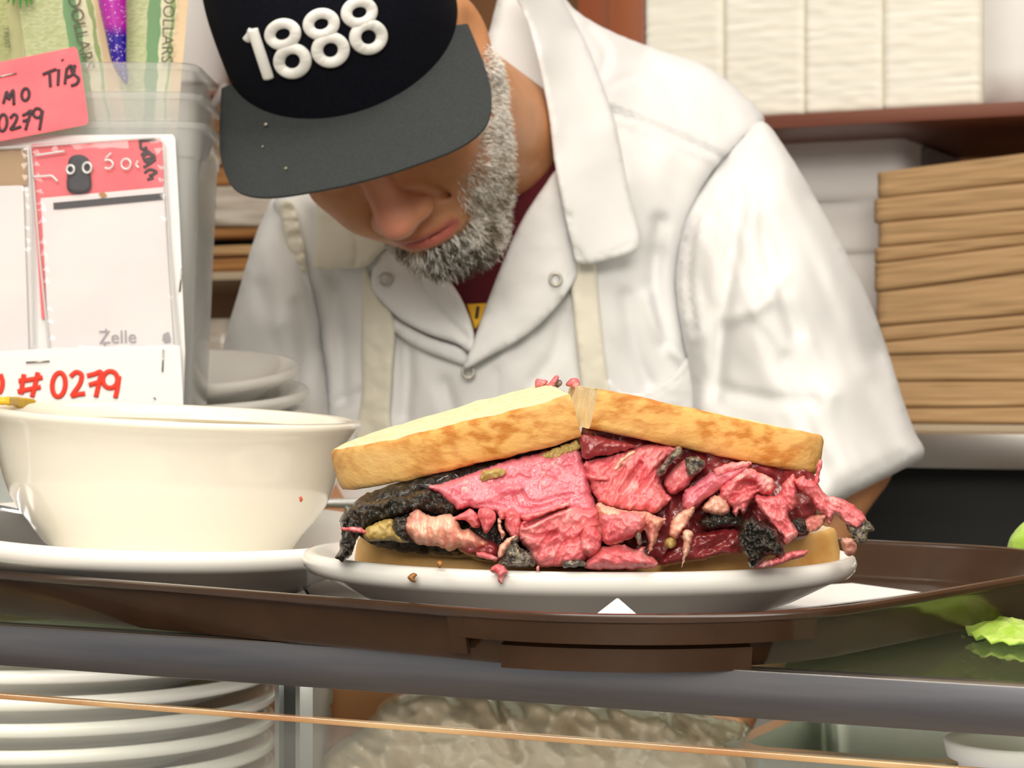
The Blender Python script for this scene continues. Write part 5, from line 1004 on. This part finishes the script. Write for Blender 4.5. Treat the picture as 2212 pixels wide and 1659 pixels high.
# steel back counter over a solid black box that paints the shaded opening
bkc = thing('back_counter', PC(2000, 1000, 2.30)*np.array([1, 1, 0]), 'steel edged back counter with a black box painting the shaded opening below, behind the person', 'counter')
mk('steel_edge', slab(900, 3400, 936, 1012, 2.20, 0.50, 2050), 'steel_bright', bkc, True, 35)
zb = PC(2050, 1012, 2.20)[2]
mk('opening_shade_box', kbox(-0.6, 1.75, 1.40, 1.80, 0.0, zb, 0), 'void_black', bkc, False)  # closed black body, shade of the opening put into its colour
# brown stacks on the far shelf, left of the cap
lay = [(212, 286, 'card_brown', 'brown folded carton on top of the pile beside the cap brim'), (288, 352, 'kraft', 'light brown carton second from the top of the pile beside the cap brim'), (354, 398, 'card_brown', 'brown carton above the film wrapped pack beside the cap brim'), (400, 486, 'film_grey', 'pack wrapped in shiny clear film in the pile beside the cap brim'), (488, 512, 'card_brown', 'brown carton just under the film wrapped pack'), (528, 552, 'kraft', 'light brown flat carton near the beige shelf board'), (556, 587, 'card_brown', 'bottom brown carton resting on the beige shelf board')]
for i, (y0, y1, m_, l_) in enumerate(lay):
    o = mk('flat_carton', stack_px(300, 640, y0+8, y0-3, y1+5, y1-3, 2.33+0.012*(i % 3), 0.25, 3 if m_ == 'film_grey' else 2, 0.008 if m_ == 'film_grey' else 0.003, 80+i, 24, 5.0), m_); tag(o, l_, 'carton', 'cartons piled beside the cap brim')
o = mk('dark_pack', stack_px(300, 640, 518, 510, 530, 524, 2.40, 0.2, 1, 0.0, 95, 8), 'void_black'); tag(o, 'dark flat pack squeezed between the brown cartons beside the cap brim', 'pack')
o = mk('white_paper_roll', tr(lathe([(0.0, 0), (0.060, 0), (0.062, 0.002), (0.062, 0.24), (0.060, 0.242), (0.0, 0.242)], 48), None, PC(392, 189, 2.43)), 'white_box'); tag(o, 'white paper roll standing on the far upper shelf beside the cap', 'paper roll')
o = mk('grey_clip', tube([PC(448, 250, 2.28), PC(476, 205, 2.28), PC(486, 178, 2.28)], 0.006, 8), 'grey_plastic'); tag(o, 'grey plastic handle sticking out beside the cap', 'handle')
o = mk('pale_box', stack_px(405, 488, 690, 688, 900, 900, 2.36, 0.12, 1, 0.001, 97, 6), 'film_grey'); tag(o, 'pale box standing below the beige shelf board', 'box')
# ================================================================ things inside the deli case
mat('bag_film', (0.80, 0.67, 0.47), 0.25, (0.90, 0.79, 0.60), 20, bump=0.3, bscale=60, bdist=0.002, coat=0.6, trans=0.15); mat('peach', (0.95, 0.47, 0.20), 0.7, (0.95, 0.52, 0.26), 10); mat('doily', (0.85, 0.80, 0.72), 0.7); mat('pan_steel', (0.45, 0.48, 0.42), 0.25, metal=0.9)
bagp = [(690, 1680), (722, 1612), (790, 1560), (838, 1506), (930, 1490), (1100, 1500), (1300, 1515), (1480, 1530), (1606, 1556), (1640, 1610), (1672, 1680), (1690, 1800), (1690, 1960), (670, 1960)]
o = mk('plastic_bag', relief(bagp, 1.40, th=0.16, er=90, bulge=0.05, amp=0.010, ns=75, ang=0.6, stretch=1.5, step=9, jit=2, seed=91, ridge=0.75, famp=0.004, creases=[([(1060, 1500), (1090, 1560), (1120, 1640)], 0.012, 8, 0.005), ([(900, 1560), (940, 1620), (950, 1680)], 0.010, 8), ([(1220, 1560), (1320, 1640), (1400, 1720)], 0.010, 8), ([(800, 1580), (860, 1600), (980, 1590)], 0.008, 7), ([(1450, 1540), (1520, 1620), (1560, 1700)], 0.010, 9)]), 'bag_film'); tag(o, 'crumpled translucent plastic bag filling the middle of the deli case', 'bag')
pe = thing('peach_packet', P(760, 1760, 1.50), 'peach coloured packet with a white scalloped edge behind the plastic bag', 'packet')
mk('packet_body', relief([(718, 1450), (900, 1450), (900, 1960), (690, 1960), (706, 1600)], 1.50, th=0.03, er=14, bulge=0.004, amp=0.001, step=14, jit=0), 'peach', pe)
mk('scalloped_edge', join(*[relief([(716-0.09*(y-1450)+9*math.cos(a), y+22*math.sin(a)) for a in np.linspace(0, 2*math.pi, 10, endpoint=False)], 1.494, th=0.004, er=6, bulge=0.001, amp=0, step=5, jit=0) for y in range(1460, 1760, 42)]), 'doily', pe)
o = mk('paper_sleeve', relief([(668, 1450), (712, 1450), (700, 1640), (690, 1960), (640, 1960), (652, 1640)], 1.46, th=0.02, er=10, bulge=0.004, amp=0.001, step=12, jit=0), 'doily'); tag(o, 'pale paper sleeve standing between the case post and the peach packet', 'paper')
tb = thing('plastic_tub', P(2212, 0, 1.22)*np.array([1, 1, 0])+UZ*0.9303, 'opaque white plastic tub with a folded rim inside the deli case', 'tub')
q = P(2205, 1597, 1.22); hz = q[2]-0.9303
mk('tub_body', tr(lathe([(0, 0), (0.030, 0), (0.0315, 0.003), (0.0345, hz-0.014), (0.0345, hz-0.004), (0.0335, hz-0.003), (0.0330, hz-0.01), (0.0295, 0.004), (0, 0.003)], 64), None, (q[0], q[1], 0.9303)), 'white_box', tb)
mk('tub_rim', tr(lathe([(0.0335, hz-0.013), (0.0405, hz-0.010), (0.0425, hz-0.002), (0.0415, hz), (0.0335, hz-0.002)], 64), None, (q[0], q[1], 0.9303)), 'white_box', tb)
pn_ = thing('steel_pan', K(0.03, 0.48, 0.93), 'shallow steel pan at the back of the deli case beside the white tub', 'pan')
def prr(hx, hy, z): return np.array([(x, y, z) for x, y in rrect(hx, hy, 0.02, 6)])
zr = PC(1950, 1600, 1.32)[2]-0.9305
mk('pan_body', tr(loft([prr(.055, .07, 0), prr(.068, .085, zr-0.004), prr(.078, .095, zr-0.003), prr(.078, .095, zr), prr(.066, .083, zr), prr(.053, .068, 0.003)]), CR, K(0.03, 0.48, 0.9305)), 'pan_steel', pn_, True, 35)
# lime green salad leaves by the tray corner
mat('lime_leaf', (0.38, 0.62, 0.06), 0.5, (0.58, 0.78, 0.22), 90, bump=0.5, bscale=160, bdist=0.0015, sss=0.2, sssr=(0.4, 0.8, 0.1))
vg = Vol(np.arange(0.24, 0.40, 0.0035), np.arange(1.18, 1.40, 0.0035), np.arange(1.19, 1.32, 0.0035)); cc = P(2282, 1198, 1.285); vg.ell(cc, (0.029, 0.029, 0.0245)); vg.ell(cc+np.array([0.012, 0.01, 0.004]), (0.025, 0.025, 0.022), None, 0.004)
gv, gf = vg.mesh(); gv = gv+0.0012*fbm(gv/0.008, 3)[:, None]*np.array([1, 1, 1]); o = mk('lettuce', (gv, gf), 'lime_leaf'); tag(o, 'small lime green lettuce head behind the rounded tray corner', 'lettuce')
lf = []
gx = [(2078, 1352), (2120, 1344), (2180, 1350), (2230, 1356), (2290, 1370), (2290, 1402), (2230, 1400), (2180, 1396), (2130, 1390), (2092, 1376)]
base = catmull([PZ(x, y, 1.2015)[:2] for x, y in gx], 4, True); n = len(base); cen = base.mean(0); V = []; 
for k, zz in ((0, 0.0), (1, 0.0012)):
    for rr_ in (1.0, 0.8, 0.55, 0.3, 0.05):
        for b_ in base: p = cen+(b_-cen)*rr_; V.append((p[0], p[1], 1.2006+zz+0.004*(1-rr_)+0.0022*(1+math.sin(p[0]*420)*math.cos(p[1]*380))))
Fc = []
for k in (0, 1):
    for r_ in range(4):
        for j in range(n):
            a = k*5*n+r_*n+j; b_ = k*5*n+r_*n+(j+1) % n; f = [a, b_, b_+n, a+n]; Fc.append(f if k else f[::-1])
    f = [k*5*n+4*n+j for j in range(n)]; Fc.append(f if k else f[::-1])
for j in range(n): Fc.append([j, (j+1) % n, 5*n+(j+1) % n, 5*n+j])
o = mk('lettuce_leaf', (np.array(V), Fc), 'lime_leaf'); tag(o, 'flat lime green lettuce leaf lying on the glass top beside the tray', 'lettuce')
